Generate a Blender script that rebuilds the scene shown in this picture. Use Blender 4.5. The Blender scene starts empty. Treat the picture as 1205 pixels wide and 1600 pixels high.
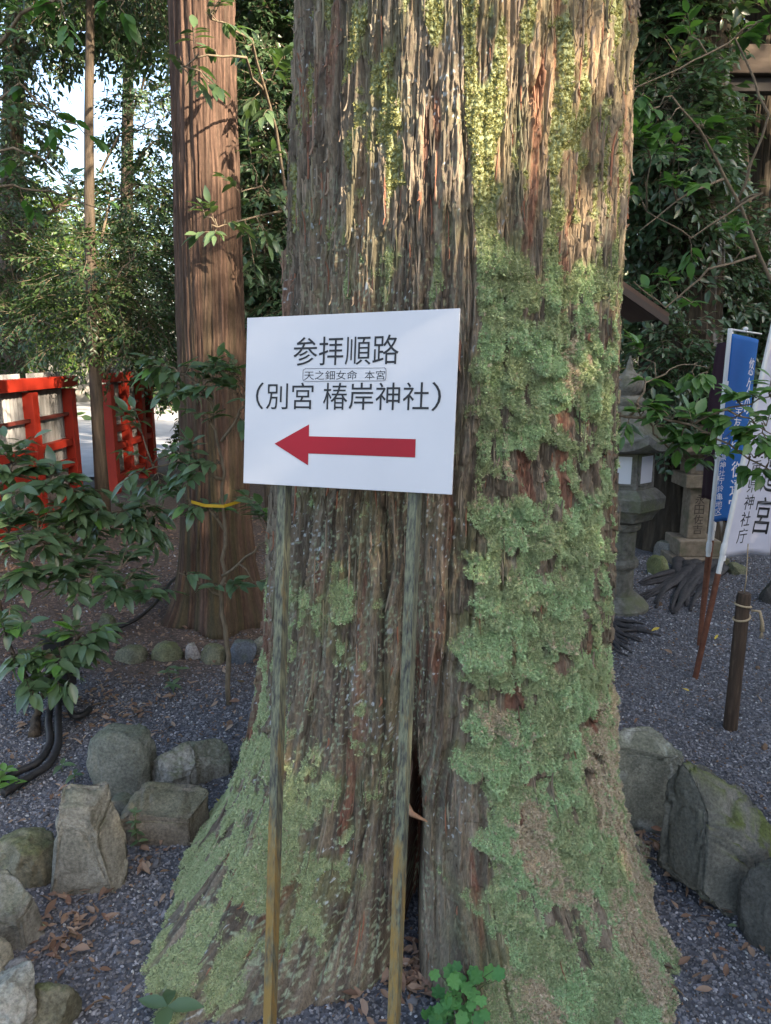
import bpy, bmesh, math, random
import numpy as np
from mathutils import Vector, Matrix

random.seed(7)
rng = np.random.default_rng(7)
S = bpy.context.scene
COL = S.collection
R = math.radians

# ------------------------------------------------------------------ camera, sky, sun, exposure
PITCH = R(12.0)
EYE = 1.55
FPX = 1156.0                      # focal length in photograph pixels (1205 x 1600)
cd = bpy.data.cameras.new('camera')
cam = bpy.data.objects.new('camera', cd)
COL.objects.link(cam)
cam.location = (0, 0, EYE)
cam.rotation_euler = (R(90) - PITCH, 0, 0)
cd.sensor_fit = 'VERTICAL'
cd.lens = 25.0
cd.sensor_height = 25.0 * 1600 / FPX
cd.clip_start = 0.05
cd.clip_end = 900
S.camera = cam

SUN_AZ, SUN_EL = R(128), R(27)    # azimuth clockwise from +Y: behind the camera, to the right
SUN = Vector((math.sin(SUN_AZ) * math.cos(SUN_EL), math.cos(SUN_AZ) * math.cos(SUN_EL), math.sin(SUN_EL)))
W = bpy.data.worlds.new('World')
S.world = W
W.use_nodes = True
wn = W.node_tree
bg = wn.nodes['Background']
sky = wn.nodes.new('ShaderNodeTexSky')
sky.sky_type = 'NISHITA'
sky.sun_disc = False
sky.sun_elevation = SUN_EL
sky.sun_rotation = SUN_AZ
sky.air_density = 1.0
sky.dust_density = 3.0
sky.ozone_density = 0.5
wn.links.new(sky.outputs[0], bg.inputs[0])
bg.inputs[1].default_value = 0.15
sl = bpy.data.lights.new('sun', 'SUN')
sl.energy = 5.0
sl.angle = R(0.5)
sl.color = (1.0, 0.83, 0.62)
so = bpy.data.objects.new('sun', sl)
COL.objects.link(so)
so.rotation_euler = SUN.to_track_quat('Z', 'Y').to_euler()
S.view_settings.view_transform = 'Standard'
S.view_settings.look = 'None'
S.view_settings.exposure = 2.15
S.view_settings.gamma = 1.0
S.view_settings.use_curve_mapping = False
S.render.engine = 'CYCLES'
S.cycles.max_bounces = 6
S.cycles.diffuse_bounces = 3
S.cycles.transmission_bounces = 3
S.cycles.use_denoising = True

# ------------------------------------------------------------------ helpers: surveying
SP, CP = math.sin(PITCH), math.cos(PITCH)


def ray(x, y):
    a, b = (x - 602.5) / FPX, (800 - y) / FPX
    return Vector((a, CP + b * SP, -SP + b * CP))


def at(x, y, Y):
    """the point at distance Y in front of the camera seen at photo position x, y"""
    r = ray(x, y)
    k = Y / r.y
    return Vector((r.x * k, Y, EYE + r.z * k))


def gnd(x, y, z=0.0):
    r = ray(x, y)
    k = (z - EYE) / r.z
    return Vector((r.x * k, r.y * k, z))


def depth(p):
    return p[1] * CP - (p[2] - EYE) * SP


def size(px, p):
    return px / FPX * depth(p)


# ------------------------------------------------------------------ helpers: noise
def _h(ix, iy, iz, seed):
    h = (ix.astype(np.int64) * 374761393 + iy.astype(np.int64) * 668265263 + iz.astype(np.int64) * 1274126177 + seed * 974634777) & 0xffffffff
    h = ((h ^ (h >> 13)) * 1274126177) & 0xffffffff
    h = ((h ^ (h >> 16)) * 2246822519) & 0xffffffff
    return (h ^ (h >> 15)) & 0xffff


def n2(x, y, seed=0):
    x = np.asarray(x, dtype=np.float32); y = np.asarray(y, dtype=np.float32)
    x0 = np.floor(x); y0 = np.floor(y)
    fx = x - x0; fy = y - y0
    u = fx * fx * fx * (fx * (fx * 6 - 15) + 10); v = fy * fy * fy * (fy * (fy * 6 - 15) + 10)
    z = np.zeros_like(x0)
    res = []
    for dx in (0, 1):
        for dy in (0, 1):
            a = _h(x0 + dx, y0 + dy, z, seed).astype(np.float32) * (2 * math.pi / 65536)
            res.append(np.cos(a) * (fx - dx) + np.sin(a) * (fy - dy))
    return 1.5 * ((res[0] * (1 - u) + res[2] * u) * (1 - v) + (res[1] * (1 - u) + res[3] * u) * v)


def n3(p, s=1.0, seed=0):
    p = np.asarray(p) * s
    i = np.floor(p); f = p - i
    w = f * f * f * (f * (f * 6 - 15) + 10)
    out = 0
    for dx in (0, 1):
        for dy in (0, 1):
            for dz in (0, 1):
                h = _h(i[:, 0] + dx, i[:, 1] + dy, i[:, 2] + dz, seed)
                gx = (h & 31) / 15.5 - 1; gy = ((h >> 5) & 31) / 15.5 - 1; gz = ((h >> 10) & 31) / 15.5 - 1
                d = gx * (f[:, 0] - dx) + gy * (f[:, 1] - dy) + gz * (f[:, 2] - dz)
                wx = w[:, 0] if dx else 1 - w[:, 0]; wy = w[:, 1] if dy else 1 - w[:, 1]; wz = w[:, 2] if dz else 1 - w[:, 2]
                out = out + d * wx * wy * wz
    return out * 1.3


def fbm3(p, s=1.0, o=4, seed=0):
    a, t = 1.0, 0
    for k in range(o):
        t = t + a * n3(p, s * 2 ** k, seed + k); a *= 0.5
    return t


def fbm2(x, y, o=3, seed=0):
    a, t = 1.0, 0
    for k in range(o):
        t = t + a * n2(x * 2 ** k, y * 2 ** k, seed + k); a *= 0.5
    return t


def ss(a, b, x):
    t = np.clip((x - a) / (b - a), 0, 1)
    return t * t * (3 - 2 * t)


# ------------------------------------------------------------------ helpers: objects
def put(o, parent=None):
    COL.objects.link(o)
    if parent is not None:
        o.parent = parent
    return o


def mesh_np(name, V, F, mat, smooth=True, col=None):
    """V (n,3); F (m,k) int array or list of index lists"""
    me = bpy.data.meshes.new(name)
    V = np.asarray(V, dtype=np.float32)
    if isinstance(F, np.ndarray):
        k = F.shape[1]
        me.vertices.add(len(V)); me.vertices.foreach_set('co', V.ravel())
        me.loops.add(F.size); me.loops.foreach_set('vertex_index', F.astype(np.int32).ravel())
        me.polygons.add(len(F))
        me.polygons.foreach_set('loop_start', np.arange(0, F.size, k, dtype=np.int32))
        me.update(calc_edges=True)
    else:
        me.from_pydata([tuple(map(float, v)) for v in V], [], F)
    if smooth:
        me.polygons.foreach_set('use_smooth', np.ones(len(me.polygons), dtype=bool))
    if col is not None:
        a = me.attributes.new('Col', 'FLOAT_COLOR', 'POINT')
        c = np.ones((len(V), 4), dtype=np.float32); c[:, :3] = col
        a.data.foreach_set('color', c.ravel())
    if mat is not None:
        for m in (mat if isinstance(mat, (list, tuple)) else [mat]):
            me.materials.append(m)
    me.update()
    return me


class MB:
    """collects boxes, tubes and lathes; build() links them as ONE mesh object"""
    def __init__(self):
        self.v = []; self.f = []; self.mi = []

    def add(self, V, F, mi=0):
        n = len(self.v)
        self.v.extend([tuple(map(float, p)) for p in V])
        self.f.extend([[i + n for i in q] for q in F])
        self.mi.extend([mi] * len(F))
        return self

    def box(self, c, s, M=None):
        x, y, z = (t / 2 for t in s)
        V = [Vector((a, b, d)) for a in (-x, x) for b in (-y, y) for d in (-z, z)]
        if M is not None:
            V = [M @ p for p in V]
        V = [p + Vector(c) for p in V]
        return self.add(V, [(0, 1, 3, 2), (4, 6, 7, 5), (0, 4, 5, 1), (2, 3, 7, 6), (0, 2, 6, 4), (1, 5, 7, 3)])

    def tube(self, P, rad, n=8, cap=True, flat=1.0, mi=0):
        P = [Vector(p) for p in P]
        if not hasattr(rad, '__len__'):
            rad = [rad] * len(P)
        V = []; F = []
        t = (P[1] - P[0]).normalized()
        a = t.orthogonal().normalized()
        for i, p in enumerate(P):
            t2 = (P[min(i + 1, len(P) - 1)] - P[max(i - 1, 0)])
            t2 = t2.normalized() if t2.length > 1e-9 else t
            a = (a - t2 * a.dot(t2)).normalized()
            b = t2.cross(a)
            for k in range(n):
                th = 2 * math.pi * k / n
                d = (a * math.cos(th) + b * math.sin(th)) * rad[i]
                if flat != 1.0:
                    d.z *= flat
                V.append(p + d)
        for i in range(len(P) - 1):
            for k in range(n):
                k2 = (k + 1) % n
                F.append((i * n + k, i * n + k2, (i + 1) * n + k2, (i + 1) * n + k))
        if cap:
            F.append(tuple(reversed(range(n)))); F.append(tuple(range((len(P) - 1) * n, len(P) * n)))
        return self.add(V, F, mi)

    def rings(self, rings, cap=True):
        n = len(rings[0]); V = [p for r in rings for p in r]; F = []
        for i in range(len(rings) - 1):
            for k in range(n):
                k2 = (k + 1) % n
                F.append((i * n + k, i * n + k2, (i + 1) * n + k2, (i + 1) * n + k))
        if cap:
            F.append(tuple(reversed(range(n)))); F.append(tuple(range((len(rings) - 1) * n, len(rings) * n)))
        return self.add(V, F)

    def lathe(self, c, prof, n=32, six=False, rot=0.0, lift=0.0):
        """prof: (z, r) or (z, r, lift): six makes hexagonal rings, lift raises the corners"""
        rr = []
        for q in prof:
            z, r = q[0], q[1]; lf = q[2] if len(q) > 2 else 0
            ring = []
            for k in range(n):
                th = 2 * math.pi * k / n
                if six:
                    m = ((th + math.pi / 6) % (math.pi / 3)) - math.pi / 6      # 0 at a corner
                    mm = abs(m)
                    rad = r * math.cos(math.pi / 6) / math.cos(math.pi / 6 - mm)
                    dz = lf * max(0, 1 - mm / (math.pi / 6)) ** 2.2
                else:
                    rad, dz = r, 0
                ring.append(Vector((c[0] + rad * math.cos(th + rot), c[1] + rad * math.sin(th + rot), c[2] + z + dz)))
            rr.append(ring)
        return self.rings(rr)

    def build(self, name, mat, parent=None, smooth=False, bevel=0.0, origin=None, sharp=None):
        me = bpy.data.meshes.new(name)
        o = Vector(origin) if origin is not None else (parent.location if parent is not None else Vector((0, 0, 0)))
        if parent is not None and parent.parent is not None and origin is None:
            o = parent.parent.location + parent.location
        me.from_pydata([(v[0] - o.x, v[1] - o.y, v[2] - o.z) for v in self.v], [], self.f)
        for m in (mat if isinstance(mat, (list, tuple)) else [mat]):
            me.materials.append(m)
        if any(self.mi):
            me.polygons.foreach_set('material_index', self.mi)
        if smooth:
            me.polygons.foreach_set('use_smooth', [True] * len(me.polygons))
            if sharp:
                me.set_sharp_from_angle(angle=R(sharp))
        me.update()
        ob = bpy.data.objects.new(name, me)
        if parent is None:
            ob.location = o
        put(ob, parent)
        if bevel > 0:
            b = ob.modifiers.new('bevel', 'BEVEL'); b.width = bevel; b.segments = 2; b.limit_method = 'ANGLE'
        return ob


def tag(o, label=None, cat=None, group=None, kind=None):
    for k, v in (('label', label), ('category', cat), ('group', group), ('kind', kind)):
        if v:
            o[k] = v
    return o


def thing(name, loc, label, cat, group=None):
    o = bpy.data.objects.new(name, None)
    o.empty_display_size = 0.05
    o.location = loc
    put(o)
    return tag(o, label, cat, group)


# ------------------------------------------------------------------ helpers: materials
def new_mat(name):
    m = bpy.data.materials.new(name); m.use_nodes = True
    nt = m.node_tree
    return m, nt, nt.nodes['Principled BSDF'], nt.nodes['Material Output']


def ramp(nt, fac, stops):
    r = nt.nodes.new('ShaderNodeValToRGB')
    el = r.color_ramp.elements
    while len(el) > 1:
        el.remove(el[-1])
    el[0].position = stops[0][0]; el[0].color = (*stops[0][1], 1)
    for p, c in stops[1:]:
        e = el.new(p); e.color = (*c, 1)
    nt.links.new(fac, r.inputs[0])
    return r.outputs[0]


def coords(nt, scale=(1, 1, 1)):
    tc = nt.nodes.new('ShaderNodeTexCoord')
    mp = nt.nodes.new('ShaderNodeMapping'); mp.inputs['Scale'].default_value = scale
    nt.links.new(tc.outputs['Object'], mp.inputs[0])
    return mp.outputs[0]


def noise(nt, vec, scale, detail=5, rough=0.6, dist=0.0):
    n = nt.nodes.new('ShaderNodeTexNoise')
    n.inputs['Scale'].default_value = scale; n.inputs['Detail'].default_value = detail
    n.inputs['Roughness'].default_value = rough; n.inputs['Distortion'].default_value = dist
    nt.links.new(vec, n.inputs['Vector'])
    return n.outputs['Fac']


def mix(nt, fac, a, b, mode='MIX'):
    m = nt.nodes.new('ShaderNodeMix'); m.data_type = 'RGBA'; m.blend_type = mode
    for s, v in ((m.inputs[0], fac), (m.inputs[6], a), (m.inputs[7], b)):
        if isinstance(v, (int, float)):
            s.default_value = v
        elif isinstance(v, tuple):
            s.default_value = (*v, 1)
        else:
            nt.links.new(v, s)
    return m.outputs[2]


def bump(nt, bsdf, h, strength=0.3, dist=0.01):
    b = nt.nodes.new('ShaderNodeBump'); b.inputs['Strength'].default_value = strength; b.inputs['Distance'].default_value = dist
    nt.links.new(h, b.inputs['Height']); nt.links.new(b.outputs[0], bsdf.inputs['Normal'])


def nmat(name, stops, scale=(1, 1, 1), ns=8, detail=6, rough=0.85, bs=None, bstr=0.3, bd=0.004, spec=0.3, metal=0.0, second=None):
    """colour from a noise ramp; second=(noise scale, colour, lo, hi) lays patches of another colour over it"""
    m, nt, b, out = new_mat(name)
    v = coords(nt, scale)
    c = ramp(nt, noise(nt, v, ns, detail), stops)
    if second:
        f = noise(nt, v, second[0], 5)
        mr = nt.nodes.new('ShaderNodeMapRange'); mr.inputs[1].default_value = second[2]; mr.inputs[2].default_value = second[3]
        nt.links.new(f, mr.inputs[0])
        c = mix(nt, mr.outputs[0], c, second[1])
    nt.links.new(c, b.inputs['Base Color'])
    b.inputs['Roughness'].default_value = rough; b.inputs['Specular IOR Level'].default_value = spec
    b.inputs['Metallic'].default_value = metal
    if bs:
        bump(nt, b, noise(nt, v, bs, 6), bstr, bd)
    return m


def vmat(name, fine=220, rough=0.9, mod=0.5, bs=160, bstr=0.4, bd=0.003, zs=1.0, spec=0.2):
    """colour from the mesh's own Col attribute, broken up by fine noise"""
    m, nt, b, out = new_mat(name)
    a = nt.nodes.new('ShaderNodeAttribute'); a.attribute_name = 'Col'
    v = coords(nt, (1, 1, zs))
    f = ramp(nt, noise(nt, v, fine, 4, 0.7), [(0.25, (1 - mod,) * 3), (0.75, (1 + mod * 0.6,) * 3)])
    nt.links.new(mix(nt, 1.0, a.outputs['Color'], f, 'MULTIPLY'), b.inputs['Base Color'])
    b.inputs['Roughness'].default_value = rough; b.inputs['Specular IOR Level'].default_value = spec
    bump(nt, b, noise(nt, v, bs, 5, 0.7), bstr, bd)
    return m


def leaf_mat(name, cols, rough=0.32, trans=0.25, spec=0.5):
    """cols: list of colours picked at random per leaf (object, instance) and per 'lv' attribute"""
    m, nt, b, out = new_mat(name)
    oi = nt.nodes.new('ShaderNodeObjectInfo')
    at_ = nt.nodes.new('ShaderNodeAttribute'); at_.attribute_name = 'lv'
    ad = nt.nodes.new('ShaderNodeMath'); ad.operation = 'ADD'
    nt.links.new(oi.outputs['Random'], ad.inputs[0]); nt.links.new(at_.outputs['Fac'], ad.inputs[1])
    fr = nt.nodes.new('ShaderNodeMath'); fr.operation = 'FRACT'; nt.links.new(ad.outputs[0], fr.inputs[0])
    n = len(cols)
    c = ramp(nt, fr.outputs[0], [(i / max(1, n - 1), k) for i, k in enumerate(cols)])
    nt.links.new(c, b.inputs['Base Color'])
    b.inputs['Roughness'].default_value = rough; b.inputs['Specular IOR Level'].default_value = spec
    t = nt.nodes.new('ShaderNodeBsdfTranslucent')
    tc = mix(nt, 1.0, c, (1.6, 2.0, 0.7), 'MULTIPLY')
    nt.links.new(tc, t.inputs[0])
    ms = nt.nodes.new('ShaderNodeMixShader'); ms.inputs[0].default_value = trans
    nt.links.new(b.outputs[0], ms.inputs[1]); nt.links.new(t.outputs[0], ms.inputs[2]); nt.links.new(ms.outputs[0], out.inputs[0])
    return m


def tint_mat(name, rough=0.9, trans=0.0):
    m, nt, b, out = new_mat(name)
    a = nt.nodes.new('ShaderNodeAttribute'); a.attribute_name = 'tint'; a.attribute_type = 'INSTANCER'
    nt.links.new(a.outputs['Color'], b.inputs['Base Color'])
    b.inputs['Roughness'].default_value = rough; b.inputs['Specular IOR Level'].default_value = 0.2
    return m


def plain(name, c, rough=0.5, spec=0.4, metal=0.0):
    m, nt, b, out = new_mat(name)
    b.inputs['Base Color'].default_value = (*c, 1); b.inputs['Roughness'].default_value = rough
    b.inputs['Specular IOR Level'].default_value = spec; b.inputs['Metallic'].default_value = metal
    return m


# ------------------------------------------------------------------ helpers: scattering uncountable stuff
def eulers(N, tw):
    """euler angles turning +Z onto each row of N, spun by tw"""
    N = N / np.linalg.norm(N, axis=1, keepdims=True)
    ref = np.where(np.abs(N[:, 2:3]) < 0.95, np.array([[0, 0, 1.0]]), np.array([[0, 1.0, 0]]))
    A = np.cross(ref, N); A /= np.linalg.norm(A, axis=1, keepdims=True)
    B = np.cross(N, A)
    c, s = np.cos(tw)[:, None], np.sin(tw)[:, None]
    X = A * c + B * s; Y = -A * s + B * c
    return np.c_[np.arctan2(Y[:, 2], N[:, 2]), np.arcsin(np.clip(-X[:, 2], -1, 1)), np.arctan2(X[:, 1], X[:, 0])]


def frame_eulers(Y, N):
    """euler angles turning +Y onto rows of Y, +Z near rows of N"""
    Y = Y / np.linalg.norm(Y, axis=1, keepdims=True)
    X = np.cross(Y, N); X /= np.linalg.norm(X, axis=1, keepdims=True) + 1e-9
    Z = np.cross(X, Y)
    return np.c_[np.arctan2(Y[:, 2], Z[:, 2]), np.arcsin(np.clip(-X[:, 2], -1, 1)), np.arctan2(X[:, 1], X[:, 0])]


_tree_cache = {}


def scatter(name, P, rot, scl, protos, parent=None, tint=None, kind='stuff', key=None):
    P = np.asarray(P, dtype=np.float32)
    me = bpy.data.meshes.new(name)
    me.vertices.add(len(P)); me.vertices.foreach_set('co', P.ravel())

    def att(nm, tp, prop, arr):
        a = me.attributes.new(nm, tp, 'POINT'); a.data.foreach_set(prop, np.ascontiguousarray(arr).ravel())
    att('rot', 'FLOAT_VECTOR', 'vector', np.asarray(rot, dtype=np.float32))
    scl = np.asarray(scl, dtype=np.float32)
    if scl.ndim == 1:
        scl = np.repeat(scl[:, None], 3, 1)
    att('scl', 'FLOAT_VECTOR', 'vector', scl)
    att('pick', 'INT', 'value', rng.integers(0, len(protos), len(P)).astype(np.int32))
    if tint is not None:
        att('tint', 'FLOAT_VECTOR', 'vector', np.asarray(tint, dtype=np.float32))
    ob = bpy.data.objects.new(name, me)
    put(ob, parent)
    ck = tuple(p.name for p in protos)
    if ck not in _tree_cache:
        c = bpy.data.collections.new('source_' + protos[0].name)
        for p in protos:
            c.objects.link(bpy.data.objects.new(p.name, p))
        g = bpy.data.node_groups.new('scatter', 'GeometryNodeTree')
        g.interface.new_socket('Geometry', in_out='INPUT', socket_type='NodeSocketGeometry')
        g.interface.new_socket('Geometry', in_out='OUTPUT', socket_type='NodeSocketGeometry')
        gi = g.nodes.new('NodeGroupInput'); go = g.nodes.new('NodeGroupOutput')
        ci = g.nodes.new('GeometryNodeCollectionInfo'); ci.inputs['Collection'].default_value = c
        ci.inputs['Separate Children'].default_value = True; ci.inputs['Reset Children'].default_value = True
        ip = g.nodes.new('GeometryNodeInstanceOnPoints'); ip.inputs['Pick Instance'].default_value = True

        def named(nm, tp):
            n = g.nodes.new('GeometryNodeInputNamedAttribute'); n.data_type = tp; n.inputs['Name'].default_value = nm
            return n.outputs['Attribute']
        g.links.new(gi.outputs[0], ip.inputs['Points']); g.links.new(ci.outputs[0], ip.inputs['Instance'])
        g.links.new(named('pick', 'INT'), ip.inputs['Instance Index'])
        e2r = g.nodes.new('FunctionNodeEulerToRotation')
        g.links.new(named('rot', 'FLOAT_VECTOR'), e2r.inputs[0]); g.links.new(e2r.outputs[0], ip.inputs['Rotation'])
        g.links.new(named('scl', 'FLOAT_VECTOR'), ip.inputs['Scale'])
        g.links.new(ip.outputs[0], go.inputs[0])
        _tree_cache[ck] = g
    md = ob.modifiers.new('scatter', 'NODES'); md.node_group = _tree_cache[ck]
    if kind:
        ob['kind'] = kind
    return ob


# ------------------------------------------------------------------ leaf and spray prototypes
def leaf_geo(L=1.0, Wd=0.42, fold=0.16, droop=0.18, seg=4):
    """a pointed leaf along +Y, folded along the midrib, tip drooping"""
    V = []; F = []
    for i in range(seg + 1):
        t = i / seg
        w = Wd * 0.5 * (math.sin(math.pi * min(1, t ** 0.8)) ** 0.85) if 0 < i < seg else 0.0
        z = -droop * t * t * L
        y = t * L
        if i in (0, seg):
            V.append((0, y, z))
        else:
            V += [(-w * L, y, z + fold * w * L * 2), (0, y, z), (w * L, y, z + fold * w * L * 2)]
    for i in range(seg):
        if i == 0:
            F += [(0, 2, 1), (0, 3, 2)]
        elif i == seg - 1:
            b = 1 + (i - 1) * 3; e = len(V) - 1
            F += [(b, b + 1, e), (b + 1, b + 2, e)]
        else:
            b = 1 + (i - 1) * 3; c = b + 3
            F += [(b, b + 1, c + 1, c), (b + 1, b + 2, c + 2, c + 1)]
    return V, F


def leaf_mesh(name, mat, **kw):
    V, F = leaf_geo(**kw)
    me = bpy.data.meshes.new(name); me.from_pydata(V, [], F); me.materials.append(mat)
    me.polygons.foreach_set('use_smooth', [True] * len(F))
    return me


def spray_mesh(name, mats, L=0.4, n=16, leaf=0.085, seed=0, wide=0.42, branchy=True):
    """a twig of length L along +Y with leaves on both sides; mats = (leaf, twig)"""
    r = random.Random(seed)
    mb = MB(); lv = []
    LV, LF = leaf_geo(Wd=wide, seg=3)

    def twig(p0, d, ln, k):
        d = d.normalized(); side = d.cross(Vector((0, 0, 1))).normalized()
        pts = [p0 + d * (ln * i / 3) + Vector((0, 0, -0.12 * ln * (i / 3) ** 2)) for i in range(4)]
        mb.tube(pts, [0.004, 0.003, 0.002, 0.001], 3, False, mi=1); lv.extend([0] * 12)
        for i in range(k):
            t = 0.15 + 0.85 * (i + r.random() * 0.5) / k
            p = p0 + d * (ln * t) + Vector((0, 0, -0.12 * ln * t * t))
            s = 1 if i % 2 else -1
            y = (d * r.uniform(0.35, 0.8) + side * s * r.uniform(0.6, 1.0) + Vector((0, 0, r.uniform(-0.55, 0.2)))).normalized()
            if i == k - 1:
                y = (d + Vector((0, 0, -0.3))).normalized()
            up = (Vector((0, 0, 1)) + Vector((r.uniform(-.5, .5), r.uniform(-.5, .5), 0))).normalized()
            x = y.cross(up).normalized(); z = x.cross(y)
            sc = leaf * r.uniform(0.7, 1.15)
            M = Matrix((x, y, z)).transposed()
            mb.add([p + M @ (Vector(v) * sc) for v in LV], LF)
            lv.extend([r.random() * 0.35] * len(LV))
    twig(Vector((0, 0, 0)), Vector((0, 1, 0)), L, n // 2 if branchy else n)
    if branchy:
        for s in (-1, 1):
            twig(Vector((0, L * r.uniform(0.25, 0.5), -0.02)), Vector((s * r.uniform(0.6, 1.1), 1, r.uniform(-0.3, 0.2))), L * 0.6, n // 4)
    me = bpy.data.meshes.new(name); me.from_pydata(mb.v, [], mb.f)
    for m in mats:
        me.materials.append(m)
    me.polygons.foreach_set('material_index', mb.mi)
    a = me.attributes.new('lv', 'FLOAT', 'POINT'); a.data.foreach_set('value', lv)
    me.polygons.foreach_set('use_smooth', [True] * len(mb.f))
    return me


M_twig = nmat('twig_bark', [(0.3, (0.10, 0.075, 0.05)), (0.7, (0.2, 0.16, 0.11))], ns=60)
M_stem = nmat('stem_bark', [(0.3, (0.07, 0.055, 0.035)), (0.7, (0.17, 0.13, 0.085))], (1, 1, 0.2), ns=70, bs=150, bstr=0.4)
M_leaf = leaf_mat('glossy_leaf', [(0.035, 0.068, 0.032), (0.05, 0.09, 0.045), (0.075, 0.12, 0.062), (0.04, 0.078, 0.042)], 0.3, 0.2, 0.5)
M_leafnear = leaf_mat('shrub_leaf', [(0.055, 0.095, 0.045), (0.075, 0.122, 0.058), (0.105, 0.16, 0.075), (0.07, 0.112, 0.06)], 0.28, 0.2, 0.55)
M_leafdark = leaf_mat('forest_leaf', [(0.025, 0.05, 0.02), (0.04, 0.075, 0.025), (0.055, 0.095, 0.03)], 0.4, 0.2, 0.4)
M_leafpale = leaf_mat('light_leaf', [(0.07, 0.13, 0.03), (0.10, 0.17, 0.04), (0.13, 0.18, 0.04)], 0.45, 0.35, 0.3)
SPR = [spray_mesh('leaf_spray', (M_leaf, M_twig), 0.36, 18, 0.085, s) for s in range(5)]
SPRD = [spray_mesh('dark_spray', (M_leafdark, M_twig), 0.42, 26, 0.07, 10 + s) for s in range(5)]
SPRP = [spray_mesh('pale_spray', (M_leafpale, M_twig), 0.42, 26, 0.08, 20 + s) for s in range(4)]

# ------------------------------------------------------------------ ground
def gz(x, y):
    x = np.asarray(x, dtype=float); y = np.asarray(y, dtype=float)
    near = np.exp(-((y - 2.5) / 6) ** 2)
    h = 0.018 * n2(x * 1.1, y * 1.1, 3) * near
    h = h + 0.10 * ss(3.3, 5.0, y) * ss(-0.5, -1.1, x) * ss(-3.0, -2.2, x)       # leafy bank behind the edging stones
    return h


def soil_mask(x, y):
    e = 0.25 * n2(x * 1.5, y * 1.5, 11)
    return ss(3.1, 3.55, y + e) * ss(0.2, -0.35, x + e * 0.5) * ss(-3.6, -3.2, x)


def build_ground():
    xs = np.concatenate([np.linspace(-400, -20, 12), np.linspace(-18, -4, 16), np.linspace(-3.6, 3.6, 150), np.linspace(4, 18, 16), np.linspace(20, 400, 12)])
    ys = np.concatenate([np.linspace(-60, -2, 12), np.linspace(-1, 0.9, 6), np.linspace(1.0, 7.5, 150), np.linspace(8, 30, 24), np.linspace(35, 600, 14)])
    X, Y = np.meshgrid(xs, ys)
    Z = gz(X.ravel(), Y.ravel())
    V = np.c_[X.ravel(), Y.ravel(), Z]
    nx, ny = len(xs), len(ys)
    i = np.arange((nx) * (ny)).reshape(ny, nx)
    F = np.stack([i[:-1, :-1], i[:-1, 1:], i[1:, 1:], i[1:, :-1]], -1).reshape(-1, 4)
    m = soil_mask(V[:, 0], V[:, 1])
    far = ss(7, 11, V[:, 1]) * (1 - m)
    col = (1 - m)[:, None] * np.array([0.075, 0.078, 0.09]) + m[:, None] * np.array([0.085, 0.06, 0.045])
    col = col * (1 - far[:, None]) + far[:, None] * np.array([0.07, 0.06, 0.045])
    m_, nt, b, out = new_mat('gravel_ground')
    a = nt.nodes.new('ShaderNodeAttribute'); a.attribute_name = 'Col'
    v = coords(nt)
    vo = nt.nodes.new('ShaderNodeTexVoronoi'); vo.inputs['Scale'].default_value = 95; nt.links.new(v, vo.inputs['Vector'])
    sep = nt.nodes.new('ShaderNodeSeparateColor'); nt.links.new(vo.outputs['Color'], sep.inputs[0])
    f = ramp(nt, sep.outputs[0], [(0, (0.5, 0.5, 0.5)), (0.6, (1, 1, 1)), (0.9, (1.5, 1.5, 1.5)), (1, (2.6, 2.6, 2.6))])
    big = ramp(nt, noise(nt, v, 1.6, 5), [(0.3, (0.8, 0.8, 0.8)), (0.7, (1.15, 1.12, 1.1))])
    c = mix(nt, 1.0, mix(nt, 1.0, a.outputs['Color'], f, 'MULTIPLY'), big, 'MULTIPLY')
    nt.links.new(c, b.inputs['Base Color']); b.inputs['Roughness'].default_value = 0.9
    bump(nt, b, vo.outputs['Distance'], 0.6, 0.006)
    o = bpy.data.objects.new('ground', mesh_np('ground', V, F, m_, True, col))
    put(o); tag(o, kind='structure')


build_ground()


def pebble_meshes(name, mat, k=6):
    out = []
    for s in range(k):
        bm = bmesh.new(); bmesh.ops.create_icosphere(bm, subdivisions=1, radius=0.5)
        r = random.Random(s)
        for v in bm.verts:
            v.co *= r.uniform(0.75, 1.15); v.co.z *= 0.6; v.co.x *= 1.15
        me = bpy.data.meshes.new(name); bm.to_mesh(me); bm.free(); me.materials.append(mat); out.append(me)
    return out


M_tint = tint_mat('stone_chips', 0.85)
PEB = pebble_meshes('pebble', M_tint)


def build_gravel():
    n = 150000
    yy = 1.15 + (5.6 - 1.15) * rng.random(n) ** 0.85
    half = 0.56 * (yy * CP + EYE * SP) + 0.15
    xx = (rng.random(n) * 2 - 1) * half
    keep = rng.random(n) > soil_mask(xx, yy) * 0.93
    xx, yy = xx[keep], yy[keep]; n = len(xx)
    sz = (0.0060 + 0.0070 * rng.random(n) ** 2) * (0.85 + 0.12 * yy)
    big = rng.random(n) < 0.004
    sz[big] *= 2.6
    P = np.c_[xx, yy, gz(xx, yy) + sz * 0.12]
    rot = np.c_[rng.normal(0, 0.5, n), rng.normal(0, 0.5, n), rng.random(n) * 6.28]
    base = np.array([0.142, 0.139, 0.145]) * (0.5 + 0.95 * rng.random(n))[:, None]
    w = rng.random(n)
    base[w > 0.84] *= 1.8
    base[w > 0.975] = np.array([0.4, 0.4, 0.39])
    br = rng.random(n) < 0.05
    base[br] = np.array([0.17, 0.11, 0.07]) * (0.6 + 0.6 * rng.random(br.sum()))[:, None]
    o = scatter('gravel', P, rot, np.c_[sz, sz * 0.8, sz], PEB, tint=base)
    tag(o, 'dark blue grey crushed stone covering the ground around the mossy tree', 'gravel')


build_gravel()

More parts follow.
